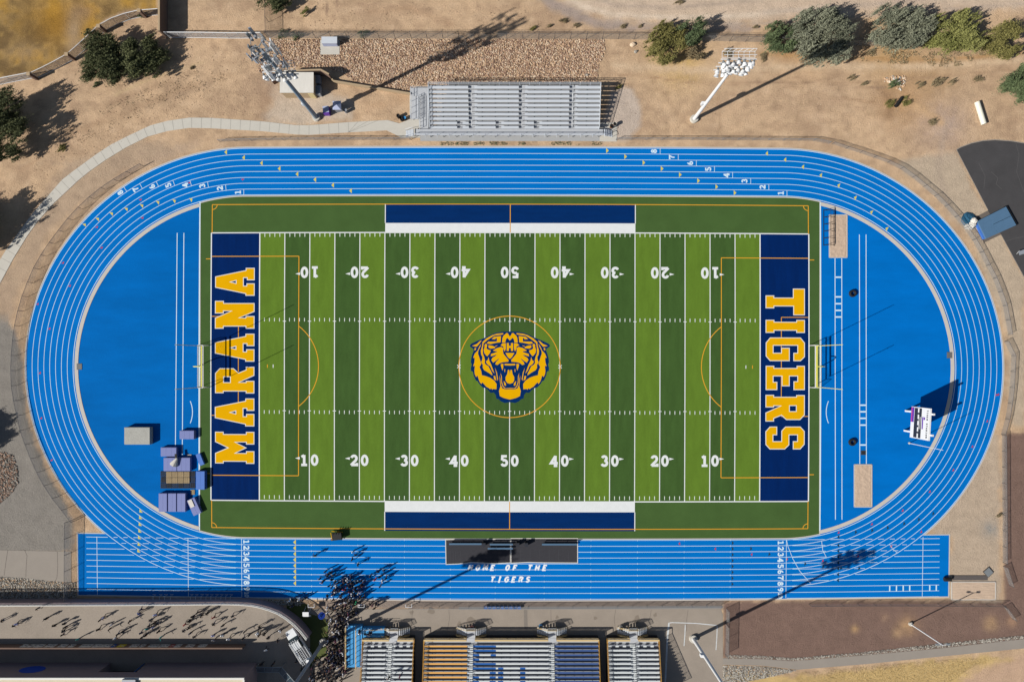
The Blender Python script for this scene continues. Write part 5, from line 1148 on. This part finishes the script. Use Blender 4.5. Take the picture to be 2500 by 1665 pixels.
r_=thing('starter_stand','white metal ladder stand beside the olive turf patch','stand',P(754,1492)); b=MB()
for s in(-.5,.5):
    b.bar((s,-.8,0),(s,.2,1.9),.05,.05,m_wsteel); b.bar((s,.9,0),(s,.2,1.9),.05,.05,m_wsteel)
for k in range(5): b.bar((-.5,-.8+k*.2,.3+k*.35),(.5,-.8+k*.2,.3+k*.35),.06,.05,m_wsteel)
b.build('frame',r_,local=True); b=MB(); b.box((0,.2,1.92),(1.1,.8,.06),m_wsteel); b.build('platform',r_,local=True)
r_=thing('spirit_sign','round blue sign on a thin stand beside the crowd','sign',P(790,1496)); b=MB(); b.tube((0,0,0),(0,0,1.15),.03,m_galv); b.build('stand',r_,local=True); b=MB(); b.tube((0,-.05,1.2),(.02,.05,1.35),.62,m_blogo,24); b.tube((0,.045,1.35),(.02,.055,1.37),.35,m_pad2,18); b.build('sign_disc',r_,local=True)
for x,l in((764,'left'),(885,'middle'),(1000,'right')):
    b=MB(); p=P(x,1472); 
    for s in(-.55,.55): b.bar((p.x+s,p.y-.35,0),(p.x+s,p.y-.35,1.1),.07,.07,m_wsteel); b.bar((p.x+s,p.y-.35,1.1),(p.x+s,p.y+.3,1.1),.06,.06,m_wsteel)
    b.bar((p.x-.55,p.y-.35,1.1),(p.x+.55,p.y-.35,1.1),.07,.07,m_wsteel); b.build('gate_frame',label='white gate frame in the trackside fence, %s of three'%l,cat='gate',group='white gate frames')

# ------------------------------------------------------------------ pickup truck
r_=thing('pickup_truck','white pickup truck with ladders on its rack beside the curved wall','truck',(U(727,1573,zc(722)+1)*1.0).xy.to_3d()+Vector((0,0,zc(722)))); yaw=R(122)
b=MB(); wv=.98
def loft(b,secs,mt):
    """secs: (x, half width, z low, z high) cross sections joined into a smooth closed shell"""
    vs=[];n=8
    for x,hw,z0,z1 in secs:
        r_1=min(.16,(z1-z0)*.3); vs+= [(x,-hw+r_1*.3,z0),(x,-hw,z0+r_1),(x,-hw,z1-r_1),(x,-hw+r_1,z1),(x,hw-r_1,z1),(x,hw,z1-r_1),(x,hw,z0+r_1),(x,hw-r_1*.3,z0)]
    fs=[(k*n+i,k*n+(i+1)%n,(k+1)*n+(i+1)%n,(k+1)*n+i) for k in range(len(secs)-1) for i in range(n)]+[tuple(range(n)),tuple(range(len(vs)-1,len(vs)-n-1,-1))]; b.add(vs,fs,mt)
loft(b,[(.9,1.0,.4,1.12),(1.6,1.0,.4,1.12),(2.5,.97,.42,1.05),(2.88,.86,.45,.92),(3.0,.72,.5,.8)],m_carw); loft(b,[(-3.0,.96,.45,.72),(-2.9,1.0,.42,.75),(.9,1.0,.4,.75)],m_carw)
for sg in(-1,1): b.box((-1.85,sg*.93,.95),(2.3,.12,.42),m_carw)
b.box((-2.96,0,.95),(.08,1.75,.42),m_carw); b.box((.15,0,.93),(1.75,2.0,.4),m_carw)
b.build('body',r_,local=True)
b=MB(); b.add([(-.72,-.9,1.12),(-.72,.9,1.12),(1.55,.92,1.12),(1.55,-.92,1.12),(-.5,-.72,1.74),(-.5,.72,1.74),(.75,.72,1.76),(.75,-.72,1.76)],[(0,4,5,1),(1,5,6,2),(2,6,7,3),(3,7,4,0)],m_glass); b.build('windows',r_,local=True)
b=MB(); loft(b,[(-.56,.70,1.7,1.8),(-.4,.76,1.7,1.84),(.6,.76,1.7,1.85),(.80,.70,1.7,1.79)],m_carw); b.build('cab_roof',r_,local=True)
b=MB(); b.box((-1.85,0,.8),(2.15,1.72,.05),m_sbd); b.build('cargo_bed',r_,local=True)
for sg in(-1,1):
    b=MB(); b.box((1.15,sg*1.14,1.2),(.16,.22,.18),m_black); b.build('mirror',r_,local=True)
    b=MB(); b.box((2.93,sg*.66,.82),(.1,.3,.16),m_alu); b.build('headlight',r_,local=True)
for x in(-1.9,2.0):
    for s in(-1,1): b=MB(); b.tube((x,s*.78,.38),(x,s*1.0,.38),.38,m_black,16); b.tube((x,s*1.0,.38),(x,s*1.02,.38),.2,m_alu,10); b.build('wheel',r_,local=True)
b=MB()
for x in(-2.8,-.8,.8):
    b.bar((x,-.85,2.0),(x,.85,2.0),.07,.06,m_wsteel)
    for s in(-1,1): b.bar((x,s*.85,1.1),(x,s*.85,2.0),.06,.06,m_wsteel)
for s in(-.85,.85): b.bar((-3.0,s,2.0),(1.0,s,2.0),.06,.06,m_wsteel)
b.build('rack',r_,local=True)
r_.rotation_euler=(0,0,yaw); truck=r_
for yy,l in((.45,'left'),(-.3,'right')):
    lt=thing('ladder','aluminium ladder on the truck rack, %s of two'%l,'ladder',truck.location+Matrix.Rotation(yaw,3,'Z')@Vector((-.9,yy,2.08)),yaw,'ladders on the truck'); b=MB()
    for s in(-.22,.22): b.bar((-2.6,s,0),(2.2,s,0),.05,.08,m_wsteel)
    for k in range(15): b.bar((-2.5+k*.32,-.2,0),(-2.5+k*.32,.2,0),.04,.04,m_alu)
    b.build('rails_and_rungs',lt,local=True)

# ------------------------------------------------------------------ vegetation
def leafmat(name,c1,c2):
    m=bpy.data.materials.new(name); m.use_nodes=True; n=m.node_tree.nodes; l=m.node_tree.links; b=n['Principled BSDF']; b.inputs['Roughness'].default_value=.8; b.inputs['Specular IOR Level'].default_value=.15
    at=n.new('ShaderNodeVertexColor'); at.layer_name='leaf'; mx=n.new('ShaderNodeMix'); mx.data_type='RGBA'; mx.inputs[6].default_value=(*c1,1); mx.inputs[7].default_value=(*c2,1); sp=n.new('ShaderNodeSeparateColor'); l.new(at.outputs[0],sp.inputs[0]); l.new(sp.outputs[0],mx.inputs[0]); l.new(mx.outputs[2],b.inputs['Base Color']); return m
LM={'dark':leafmat('leaf_dark',(.05,.06,.028),(.13,.14,.065)),'sage':leafmat('leaf_sage',(.09,.10,.068),(.24,.25,.18)),'olive':leafmat('leaf_olive',(.10,.095,.03),(.22,.20,.07)),
 'lime':leafmat('leaf_lime',(.11,.12,.03),(.25,.25,.09)),'green':leafmat('leaf_green',(.05,.075,.035),(.13,.165,.08)),'dry':leafmat('leaf_dry',(.14,.11,.06),(.26,.21,.13)),'straw':leafmat('straw',(.36,.28,.14),(.48,.38,.21))}
def foliage(name,cx,cy,rx,ry,z0,z1,nclump,per,size,lm,parent,seed):
    r=np.random.default_rng(seed); V=[];CO=[]
    th=r.random(nclump)*2*np.pi; rad=np.sqrt(r.random(nclump)); zz=r.random(nclump); prof=np.sqrt(np.clip(1-(zz*1.15-.3)**2,0.05,1))
    lob=1+.22*np.sin(th*3+seed)+.14*np.sin(th*5+seed*2)
    nl=max(5,int(7+3.0*(rx+ry)/2)); la=r.random(nl)*2*np.pi; lr=np.sqrt(r.random(nl))*.80; lc=np.stack([lr*np.cos(la),lr*np.sin(la),.25+.6*r.random(nl)],1); ls=.16+.26*r.random(nl); wh=r.integers(0,nl,nclump)
    dv=r.normal(0,1,(nclump,3)); dv/=np.linalg.norm(dv,axis=1,keepdims=True); dv*=(r.random((nclump,1))**.4)*ls[wh][:,None]; pq=lc[wh]+dv*np.array([1,1,.8])
    px=cx+rx*pq[:,0]; py=cy+ry*pq[:,1]; pz=z0+(z1-z0)*np.clip(pq[:,2],0,1)
    shade=np.clip(r.random(nl)[wh]*.6+r.random(nclump)*.5,0,1); cs=np.repeat(.06+.22*r.random(nclump)**2*min(1.6,(rx+ry)/4+.3),per)[:,None]
    C0=np.repeat(np.stack([px,py,pz],1),per,0)+(lambda g:np.stack([g[:,0]*1.5+g[:,1]*.5,g[:,0]*.7+g[:,1]*.8,g[:,2]*.8],1))(r.normal(0,1,(nclump*per,3)))*cs; n=len(C0)
    C0[:,2]=np.maximum(C0[:,2],.05)
    a=r.normal(0,1,(n,3)); a/=np.linalg.norm(a,axis=1,keepdims=True); u=r.normal(0,1,(n,3)); u-=a*(a*u).sum(1,keepdims=True); u/=np.linalg.norm(u,axis=1,keepdims=True); v=np.cross(a,u)
    s=size*(.5+r.random((n,1))); Q=np.stack([C0-u*s*1.5,C0-v*s*.5,C0+u*s*1.5,C0+v*s*.5],1).reshape(-1,3)
    me=bpy.data.meshes.new(name); me.vertices.add(n*4); me.vertices.foreach_set('co',Q.ravel()); me.loops.add(n*4); me.polygons.add(n); me.loops.foreach_set('vertex_index',np.arange(n*4)); me.polygons.foreach_set('loop_start',np.arange(n)*4); me.polygons.foreach_set('loop_total',np.full(n,4)); me.update()
    ca=me.color_attributes.new('leaf','FLOAT_COLOR','POINT'); val=np.clip(np.repeat(shade,per)*.8+r.random(n)*.35-.08,0,1); ca.data.foreach_set('color',np.repeat(np.stack([val]*3+[np.ones(n)],1),4,0).ravel().astype(np.float32))
    me.materials.append(LM[lm]); o=bpy.data.objects.new(name,me); col.objects.link(o)
    if parent is not None: o.parent=parent; o.matrix_parent_inverse=Matrix.Translation(parent.location).inverted()
    return o
def tree(px,py,rxp,ryp,h,lm,label,seed,name='desert_tree',dens=1.0,zlow=None,size=.13,group='mesquite and palo verde trees',offframe=False):
    zl=.1*h if zlow is None else zlow; c=U(px,py,h*.6); root=thing(name,label,'tree' if name!='shrub' else 'shrub',(c.x,c.y,0),group=group); rx,ry=rxp/S,ryp/S
    ncl=int((15 if name!='shrub' else 26)*dens*rx*ry)+8; foliage('crown' if name!='shrub' else 'foliage',c.x,c.y,rx,ry,zl,h,ncl,120 if rx>2 else 70,size*.68,lm,root,seed)
    b=MB(); rr=random.Random(seed)
    for k in range(7 if name!='shrub' else 4):
        a=2*math.pi*k/7+rr.uniform(-.3,.3); e=Vector((c.x+rx*.7*math.cos(a),c.y+ry*.7*math.sin(a),h*rr.uniform(.55,.85))); s=Vector((c.x+rr.uniform(-.1,.1),c.y,h*.18 if name!='shrub' else .02)); m=s.lerp(e,.5)+Vector((0,0,.1*h))
        b.tube(s,m,.11*h/5,m_bark,6,.07*h/5); b.tube(m,e,.07*h/5,m_bark,5,.02)
    b.tube((c.x,c.y,-.03),(c.x,c.y,h*.22),.2*h/5,m_bark,9,.13*h/5); b.build('trunk' if name!='shrub' else 'stem',root)
T=[(250,150,46,56,4.6,'dark','dark olive tree beside the lawn fence, left of two',2.0),(346,142,44,46,4.2,'dark','dark brown green tree right of the one by the lawn fence',1.9),
(4,300,58,78,6.2,'dark','tall dark tree cut by the left edge with a large shadow',1.7),(-92,566,60,66,7.0,'dark','tree beyond the left edge whose shadow crosses the sidewalk',1.7),(-120,1085,45,45,6.5,'dark','tree beyond the left edge whose shadow reaches the lower left fence',1.6),
(672,2,34,24,3.2,'dark','dark bush like tree cut by the top edge above the light tower',1.0),(1630,105,45,48,3.6,'olive','yellow olive tree left of the pair above the right dirt',1.0),(1688,75,26,32,4.2,'green','bright green small tree touching the yellow olive tree',1.2),
(1696,135,22,20,1.8,'dry','thin twiggy bare tree below the bright green small tree',.6),(1908,92,36,34,3.8,'green','dark green round tree at the left end of the right tree row',1.3),(2008,84,66,68,5.2,'sage','largest grey green tree in the upper right row',1.3),
(2196,72,68,52,5.0,'sage','second grey green tree in the upper right row',1.2),(2345,84,72,54,4.4,'lime','yellow green tree in the upper right row',1.2),(2452,104,46,44,4.0,'olive','olive tree at the right end of the upper row',1.1),(2495,205,46,50,4.4,'green','green tree cut by the right edge above the white pipe',1.3)]
for i,(x,y,rx,ry,h,lm,lab,dn) in enumerate(T): tree(x,y,rx*1.14,ry*1.14,h,lm,lab,100+i,dens=dn*1.25)
SH=[(745,30,13,12,1.4,'lime','round lime shrub in the dirt near the top edge'),(691,84,17,12,1.2,'green','green shrub on the desert fence, left of two'),(727,88,16,13,1.2,'green','green shrub on the desert fence, right of two'),(888,83,16,12,1.2,'green','green shrub on the fence above the electrical cabinet'),
(1778,130,16,13,1.0,'dry','dry twiggy shrub left of the right floodlight pole top'),(2182,208,14,18,1.2,'green','green shrub above the washed out gully'),(2245,208,15,12,.9,'dry','dry grey shrub right of the gully, first of four'),(2290,202,24,13,.9,'dry','dry grey shrub right of the gully, second and widest of four'),(2328,200,11,9,.8,'dry','dry grey shrub right of the gully, third of four'),(2392,190,15,12,.8,'dry','dry grey shrub right of the gully, fourth of four'),
(2080,190,11,7,.6,'dry','small sage shrub under the large grey green tree'),(2110,205,9,7,.6,'dry','small sage shrub beside the dirt road edge'),(2172,252,14,16,.8,'olive','olive scrub left of the black culvert pipe'),(2212,248,14,16,.8,'olive','olive scrub right of the black culvert pipe'),(2275,298,20,10,.6,'dry','dry scrub on bare dirt below the gully'),(1510,211,8,6,.6,'olive','olive weed at the upper right corner of the silver bleachers'),
(1300,70,14,6,.5,'olive','weed clump under the desert road, first from the left'),(1375,52,12,7,.5,'dry','weed clump under the desert road, second from the left'),(1408,62,10,6,.5,'dry','weed clump under the desert road, third from the left'),(1340,64,9,5,.5,'dry','weed clump under the desert road, between the first two'),(1660,6,16,5,.5,'dry','low weeds on the desert road verge at the top edge'),(1845,66,7,5,.5,'dry','small weed just left of the dark green round tree'),(1522,66,5,6,.4,'dry','tiny weed above the desert fence near the white rock'),(1562,64,5,4,.4,'dry','tiny weed above the desert fence left of the yellow olive tree'),
(150,360,14,12,.5,'olive','low scrub between the sidewalk and the tall left tree'),(345,38,9,7,.8,'green','small green shrub at the fourth block pillar'),(235,205,10,8,.7,'green','low green shrub under the lawn fence trees'),(1865,140,14,12,.6,'dry','dry scrub below the dark green round tree'),(2125,128,16,9,.6,'dry','dry scrub between the two grey green trees'),(2440,1258,6,5,.4,'dry','tiny weed by the right gravel fence'),(470,165,4,4,.3,'dry','tiny weed right of the dark trees')]
for i,(x,y,rx,ry,h,lm,lab) in enumerate(SH): tree(x,y,rx*.85,ry*.85,h*.75,lm,lab,300+i,'shrub',1.1 if i<5 else .8,.02,.08,'desert shrubs and weeds')
# weeds / straw scattered as ground cover
def scatter_cards(name,pts,size,hgt,lm,label,kind='stuff'):
    r=np.random.default_rng(len(pts)); n=len(pts); C0=np.array([[*P(x,y,.02).xy,hgt*.4] for x,y in pts]); a=r.normal(0,1,(n,3)); a[:,2]=abs(a[:,2])*.6; a/=np.linalg.norm(a,axis=1,keepdims=True); u=r.normal(0,1,(n,3)); u-=a*(a*u).sum(1,keepdims=True); u/=np.linalg.norm(u,axis=1,keepdims=True); v=np.cross(a,u); s=size*(.5+r.random((n,1)))
    Q=np.stack([C0-u*s,C0-v*s*.3,C0+u*s,C0+v*s*.3],1).reshape(-1,3); me=bpy.data.meshes.new(name); me.from_pydata(Q.tolist(),[],(np.arange(n*4).reshape(-1,4)).tolist()); ca=me.color_attributes.new('leaf','FLOAT_COLOR','POINT'); val=r.random(n); ca.data.foreach_set('color',np.repeat(np.stack([val]*3+[np.ones(n)],1),4,0).ravel().astype(np.float32)); me.materials.append(LM[lm]); o=bpy.data.objects.new(name,me); col.objects.link(o); tag(o,label=label,kind=kind)
def rand_in(poly,n,seed,clump=None):
    r=np.random.default_rng(seed); x0,y0=min(p[0] for p in poly),min(p[1] for p in poly); x1,y1_=max(p[0] for p in poly),max(p[1] for p in poly); out=[]
    while len(out)<n:
        x=r.uniform(x0,x1,4000); y=r.uniform(y0,y1_,4000); m=inpoly(x,y,poly)
        if clump is not None: m&=vnoise(x,y,clump,seed)>.5
        out+=list(zip(x[m],y[m]))
    return out[:n]
scatter_cards('dry_grass',rand_in([(1900,1643),(1960,1640),(2118,1625),(2350,1606),(2440,1604),(2370,1630),(2310,1672),(1985,1680)],7000,5),.09,.04,'straw','straw coloured dry grass below the lower right footpath')
scatter_cards('low_weeds',rand_in([(1030,347),(1470,347),(1470,355),(1030,355)],900,9,10),.12,.1,'green','low weeds between the silver bleachers and the track')
scatter_cards('low_weeds',rand_in([(2100,125),(2420,130),(2480,150),(2300,165),(2100,150)],1100,12,16),.18,.15,'dry','dry weeds under the upper right trees')
scatter_cards('low_weeds',rand_in([(120,330),(300,240),(520,150),(560,200),(400,260),(200,350)],700,13,16),.12,.1,'dry','sparse dry weeds on the slope left of the tower')

# stones
def stones(name,poly,n,smin,smax,cols,label,seed,extra=(),jitter=None):
    r=np.random.default_rng(seed); pts=list(rand_in(poly,n,seed,jitter))+list(extra); ico=bmesh.new(); bmesh.ops.create_icosphere(ico,subdivisions=1,radius=1); V0=np.array([v.co[:] for v in ico.verts]); F0=np.array([[v.index for v in f.verts] for f in ico.faces]); ico.free()
    V=[];F=[];MI=[]
    for k,(x,y) in enumerate(pts):
        s=r.uniform(smin,smax)*np.array([1,r.uniform(.6,1),r.uniform(.45,.8)]); a=r.random()*6.28; c,sn=math.cos(a),math.sin(a); v=V0*s*(.8+.4*r.random((len(V0),1))); v=v@np.array([[c,sn,0],[-sn,c,0],[0,0,1]]); p=P(x,y); v+=np.array([p.x,p.y,s[2]*.25]); F.append(F0+len(V0)*k); V.append(v); MI+= [int(r.integers(0,len(cols)))]*len(F0)
    me=bpy.data.meshes.new(name); me.from_pydata(np.concatenate(V).tolist(),[],np.concatenate(F).tolist())
    for c in cols: me.materials.append(c)
    me.polygons.foreach_set('material_index',MI); o=bpy.data.objects.new(name,me); col.objects.link(o); tag(o,label=label,kind='stuff')
st1=[mat('stone_tan',A(206,172,140),.9,.1),mat('stone_pink',A(178,146,126),.9,.1),mat('stone_brown',A(140,112,94),.9,.1),mat('stone_pale',A(226,204,178),.9,.08)]
st2=[mat('stone_grey',A(170,164,154),.9,.1),mat('stone_white',A(214,208,196),.9,.1),mat('stone_dark',A(110,104,98),.9,.1)]
gp=[(655,97),(780,97),(781,136),(831,136),(831,97),(1475,97),(1478,128),(1462,160),(1458,200),(1380,206),(1250,204),(1010,208),(1000,222),(860,198),(835,180),(800,165),(690,164),(660,182),(628,176),(640,130)]
stones('gravel',gp,17000,.07,.18,st1,'coarse tan riprap gravel between the desert fence and the bleachers',31)
stones('gravel',[(0,1408),(60,1411),(120,1419),(186,1422),(186,1466),(-60,1466),(-60,1405)],4200,.05,.13,st2,'pale gravel strip left of the home straight',32)
stones('rock_pile',[(-30,1108),(10,1103),(32,1112),(42,1140),(44,1180),(28,1205),(0,1228),(-30,1228)],1700,.07,.2,[st2[0],st2[2],st1[1],st1[2]],'heap of mixed rocks at the left edge',33)
stones('gravel',[(1772,1598),(1860,1600),(1936,1606),(2118,1590),(2300,1570),(2500,1550),(2500,1558),(2300,1580),(2118,1597),(1936,1612),(1860,1607),(1772,1605)],2600,.04,.11,st2,'grey gravel edging above the lower right footpath',34)
stones('gravel',[(1765,1624),(1860,1626),(1947,1636),(1900,1648),(1800,1668),(1765,1668)],2600,.05,.12,st2,'grey gravel below the lower right footpath',35)
stones('rubble',[(2150,188),(2210,186),(2215,200),(2200,222),(2160,200)],120,.08,.3,[st1[3],st1[0],st2[1]],'pale rubble in the washed out gully',36)
stones('gravel',[(620,1462),(700,1466),(740,1470),(735,1478),(640,1474),(600,1466)],500,.06,.14,st2,'gravel between the track and the curved wall',37)
stones('pebbles',[(1400,100),(2480,150),(2480,330),(1560,330),(1480,210)],520,.03,.08,[st1[3],st1[2],st1[0]],'scattered pebbles on the bare dirt right of the bleachers',38)
stones('pebbles',[(100,360),(560,100),(640,110),(620,290),(460,280),(250,370),(60,520)],420,.03,.08,[st1[1],st1[2],st1[2]],'scattered pebbles on the slope left of the tower',39)
stones('pebbles',[(660,0),(1300,0),(1320,70),(1560,85),(1560,94),(660,90)],320,.03,.09,[st1[2],st1[1]],'scattered stones in the desert above the long fence',40)
for i,(x,y,s,l) in enumerate(((1545,110,.6,'white boulder on the dirt right of the riprap'),(1552,127,.4,'grey boulder just below the white one'),(1433,184,.35,'pale rock at the right end of the riprap'))):
    b=MB(); blob(b,x,y,s*1.0,s*.8,s*.7,st1[3] if i==0 else st2[0],9,.4,60+i); b.build('boulder',label=l,cat='boulder')

# ------------------------------------------------------------------ people
m_hair=mat('dark_hair',(.012,.009,.007),.6,0); m_shoe=mat('dark_shoe',(.02,.02,.02),.6,0)
m_pl=[mat('black_cloth',(.012,.012,.014),.9,0),mat('charcoal_cloth',(.035,.036,.04),.9,0),mat('navy_cloth',(.012,.02,.06),.9,0),mat('denim',(.05,.075,.14),.9,0),mat('white_cloth',(.7,.71,.74),.9,0),mat('red_cloth',(.4,.03,.04),.9,0),mat('teal_cloth',(.02,.25,.24),.9,0),mat('grey_cloth',(.2,.2,.22),.9,0),mat('blue_cloth',(.05,.08,.26),.9,0),mat('green_cloth',(.04,.38,.16),.9,0),mat('plum_cloth',(.14,.05,.08),.9,0),mat('lilac_cloth',(.36,.38,.62),.9,0)]
CN=['black','charcoal','navy','denim blue','white','red','teal','grey','blue','green','plum','lilac']
def person_mesh(st,ar,lean,bend):
    """one continuous skinned figure; st stride angle, ar arm swing, bend elbow"""
    J=[];E=[];Rr=[]
    def v(p,r,par=None): J.append(Vector(p)); Rr.append(r); 
    def add(p,r,par):
        J.append(Vector(p)); Rr.append(r); i=len(J)-1
        if par is not None: E.append((par,i))
        return i
    pel=add((0,0,.95),.13,None); w_=add((0,lean*.1,1.1),.125,pel); ch=add((0,lean*.25,1.3),.15,w_); nk0=add((0,lean*.35,1.43),.09,ch); nk=add((0,lean*.38,1.5),.052,nk0); hd=add((0,lean*.4+.015,1.6),.085,nk); tp=add((0,lean*.4+.0,1.69),.075,hd)
    for s in(-1,1):
        a=R(st)*s; hip=add((s*.095,0,.9),.095,pel); kn=add((s*.105,math.sin(a)*.43,.9-math.cos(a)*.42),.062,hip); b_=a-R(abs(st)*.8 if a<0 else 4); an=add((s*.11,J[kn].y+math.sin(b_)*.4,max(.09,J[kn].z-math.cos(b_)*.41)),.042,kn); add((s*.115,J[an].y+.14,.05),.035,an)
        c=-R(ar)*s; sh=add((s*.185,lean*.33,1.39),.062,nk0); el_=add((s*.24,J[sh].y+math.sin(c)*.28,1.39-math.cos(c)*.28),.044,sh); d=c+R(bend); wr=add((s*.235,J[el_].y+math.sin(d)*.24,J[el_].z-math.cos(d)*.24),.03,el_)
        q=Vector((0,math.sin(d),-math.cos(d))); pm=add(J[wr]+q*.06,.032,wr)
        for k in range(4):
            off=Vector((0,0,0))+q.cross(Vector((1,0,0)))*(-.027+.018*k); f1=add(J[pm]+off+q*.045,.0095,pm); add(J[f1]+q*(.03+.008*(k in(1,2)))-Vector((s*.012,0,0)),.008,f1)
        add(J[pm]+q*.01+q.cross(Vector((1,0,0)))*(-.05),.0095,pm)
    me=bpy.data.meshes.new('skel'); me.from_pydata([j[:] for j in J],E,[]); o=bpy.data.objects.new('skel',me); col.objects.link(o)
    md=o.modifiers.new('s','SKIN'); sv=me.skin_vertices[0].data
    for i,r in enumerate(Rr): sv[i].radius=(r,r*(.72 if i in(0,1,2,3) else 1))
    sv[0].use_root=True; o.modifiers.new('d','SUBSURF').levels=1; o.modifiers['d'].render_levels=1
    dg=bpy.context.evaluated_depsgraph_get(); out=bpy.data.meshes.new_from_object(o.evaluated_get(dg)); bpy.data.objects.remove(o); bpy.data.meshes.remove(me)
    for mt in(m_skin,m_pl[0],m_pl[1],m_hair,m_shoe): out.materials.append(mt)
    hx=J[hd].y
    for p in out.polygons:
        c=p.center
        if c.z>1.5: mi=3 if (c.z>1.64 or c.y<hx-.005) else 0
        elif c.z<.10: mi=4
        elif c.z<1.0 and abs(c.x)<.2: mi=2
        elif abs(c.x)>.205 and c.z<1.18: mi=0
        else: mi=1
        p.material_index=mi; p.use_smooth=True
    return out
PM=[person_mesh(3,4,0,8),person_mesh(17,20,.1,22),person_mesh(-14,16,.08,30),person_mesh(14,-14,.12,15),person_mesh(4,-30,.05,75)]
PI=[0]
def person(px,py,z,shirt,pants,label,group,pose=None,rz=None):
    p=U(px,py,z+1.5); me_=PM[PI[0]%5 if pose is None else pose]; PI[0]+=1; o=bpy.data.objects.new('person',me_); col.objects.link(o); o.location=(p.x,p.y,z); o.rotation_euler=(0,0,rng.uniform(0,6.28) if rz is None else rz); s=rng.uniform(.94,1.06); o.scale=(s*1.22,s*1.22,s)
    for i,mt in((1,m_pl[shirt]),(2,m_pl[pants])): o.material_slots[i].link='OBJECT'; o.material_slots[i].material=mt
    tag(o,label,'person',group)
ORD=lambda n:'%d%s'%(n,'th' if 10<=n%100<=20 else {1:'st',2:'nd',3:'rd'}.get(n%10,'th'))
def crowd(pts,where,group,zf_,cols_,dir_):
    pts=sorted(pts); 
    for i,t in enumerate(pts):
        x,y=t[0],t[1]; sh=t[2] if len(t)>2 else int(rng.choice(cols_)); pa_=int(rng.choice([0,0,1,2,3]))
        person(x,y,zf_(x),sh,pa_,'person in %s top, %s from the left %s'%(CN[sh],ORD(i+1),where),group,rz=dir_+rng.normal(0,.5) if rng.random()<.8 else None)
road=[(5,1000,0),(110,1045,0),(132,1030,11),(322,890,0),(400,980,0),(470,1045,0),(562,1025,0),(572,1058,0),(560,1092,1),(545,1128,0),(690,1165,6),(885,995,0),(912,975,11),(870,1078,0),(985,1040,4),(970,1078,0),(1020,1158,4),(1048,1120,0),(1240,935,8),(1252,900,2),(1385,945,11),(1345,992,1),(1360,1028,0),(1310,1072,6),(1366,1060,11),(1255,1110,2),(1300,1122,0),(1258,1152,0),(1412,1100,0),(1440,1145,6),(1648,1035,5),(1692,1000,0),(1722,962,0),(1640,1092,1),(1682,1070,0),(1702,1110,2),(1735,1145,1),(1910,972,5),(1912,1030,0),(1990,1045,1),(2080,960,1),(1905,1135,11),(1912,1172,7),(1990,1132,4),(2045,1162,4),(2172,1160,0),(2188,1100,0),(2232,1132,0),(2310,1120,4),(1760,930,0),(1800,955,0),(1850,935,0),(1150,1010,0),(1090,1095,0),(1325,1045,0),(1290,1135,0),(1400,1030,0)]
road=[(x/3.68,1245+y/3.68,c) for x,y,c in road]+[(620+x/3.68,1245+y/3.68,c) for x,y,c in ((20,1112,4),(38,1130,0),(120,1152,0),(226,1096,4),(205,1182,0),(100,1262,4),(375,1370,1),(60,1390,0),(160,1392,0),(420,1440,1),(85,1120,0),(40,1060,0))]
crowd(road,'on the raised concourse','people walking on the concourse',lambda x:zc(x),[0],R(200))
trk=[(540,415,0),(885,380,4),(906,408,0),(878,450,0),(930,495,1),(600,662,11),(588,622,0),(636,558,0),(652,600,0),(692,630,0),(712,590,1),(680,568,0),(1110,560,0),(1150,590,0),(1167,545,0),(1085,632,5),(1130,692,0),(1152,640,4),(1040,600,0),(986,650,2),(974,690,10),(830,640,4),(870,660,0),(882,690,0),(770,720,0),(802,722,5),(730,742,4),(700,762,0),(960,742,11),(1062,862,10),(1092,850,0),(1112,856,1),(1076,892,0),(1040,855,0),(850,700,0),(910,730,0),(940,800,0),(980,790,1),(1180,620,0),(1125,610,0),(620,640,0),(665,585,0),(310,825,4),(340,815,0),(370,822,0),(400,815,4),(430,818,0),(455,800,0),(335,870,2),(915,835,9)]
crowd([(620+x/3.68,1245+y/3.68,c) for x,y,c in trk],'on and beside the home straight','people gathered on the home straight',lambda x:0.01,[0],R(20))
def poisson(poly,n,dmin,seed):
    out=[]; r=np.random.default_rng(seed)
    for x,y in rand_in(poly,n*30,seed):
        if all((x-a)**2+(y-c)**2>dmin*dmin for a,c in out): out.append((x,y))
        if len(out)>=n: break
    return out
cp_=[0,0,0,0,0,0,1,1,1,2,2,3,4,7,10,4]
crowd(poisson([(800,1425),(845,1412),(884,1418),(884,1470),(872,1505),(845,1512),(800,1512),(793,1470)],62,6.6,71),'in crowd at the track gate','dense crowd at the track gate',lambda x:.01,cp_,R(60))
crowd(poisson([(797,1514),(862,1500),(846,1530),(843,1632),(795,1625),(797,1560)],82,6.6,72),'in crowd beside the blue ramp','dense crowd beside the blue ramp',lambda x:.01,cp_,R(90))
crowd(poisson([(758,1618),(800,1600),(843,1636),(835,1672),(752,1672)],42,7.5,73),'in crowd at the bottom edge','crowd at the bottom edge',lambda x:.01,cp_,R(70))
crowd([(878,1548,4),(890,1549,0),(897,1550,2),(903,1547,0),(899,1552,7),(876,1544,1)],'on the blue deck by the left grandstand','people on the blue deck',lambda x:1.15,[0],R(0))
crowd([(976,1652,10),(948,1657,0)],'standing among the seats of the left grandstand','people in the left grandstand',lambda x:3.2,[0],R(90))
crowd([(838,1638,0)],'walking alone below the blue ramp','person below the blue ramp',lambda x:.01,[0],R(90))
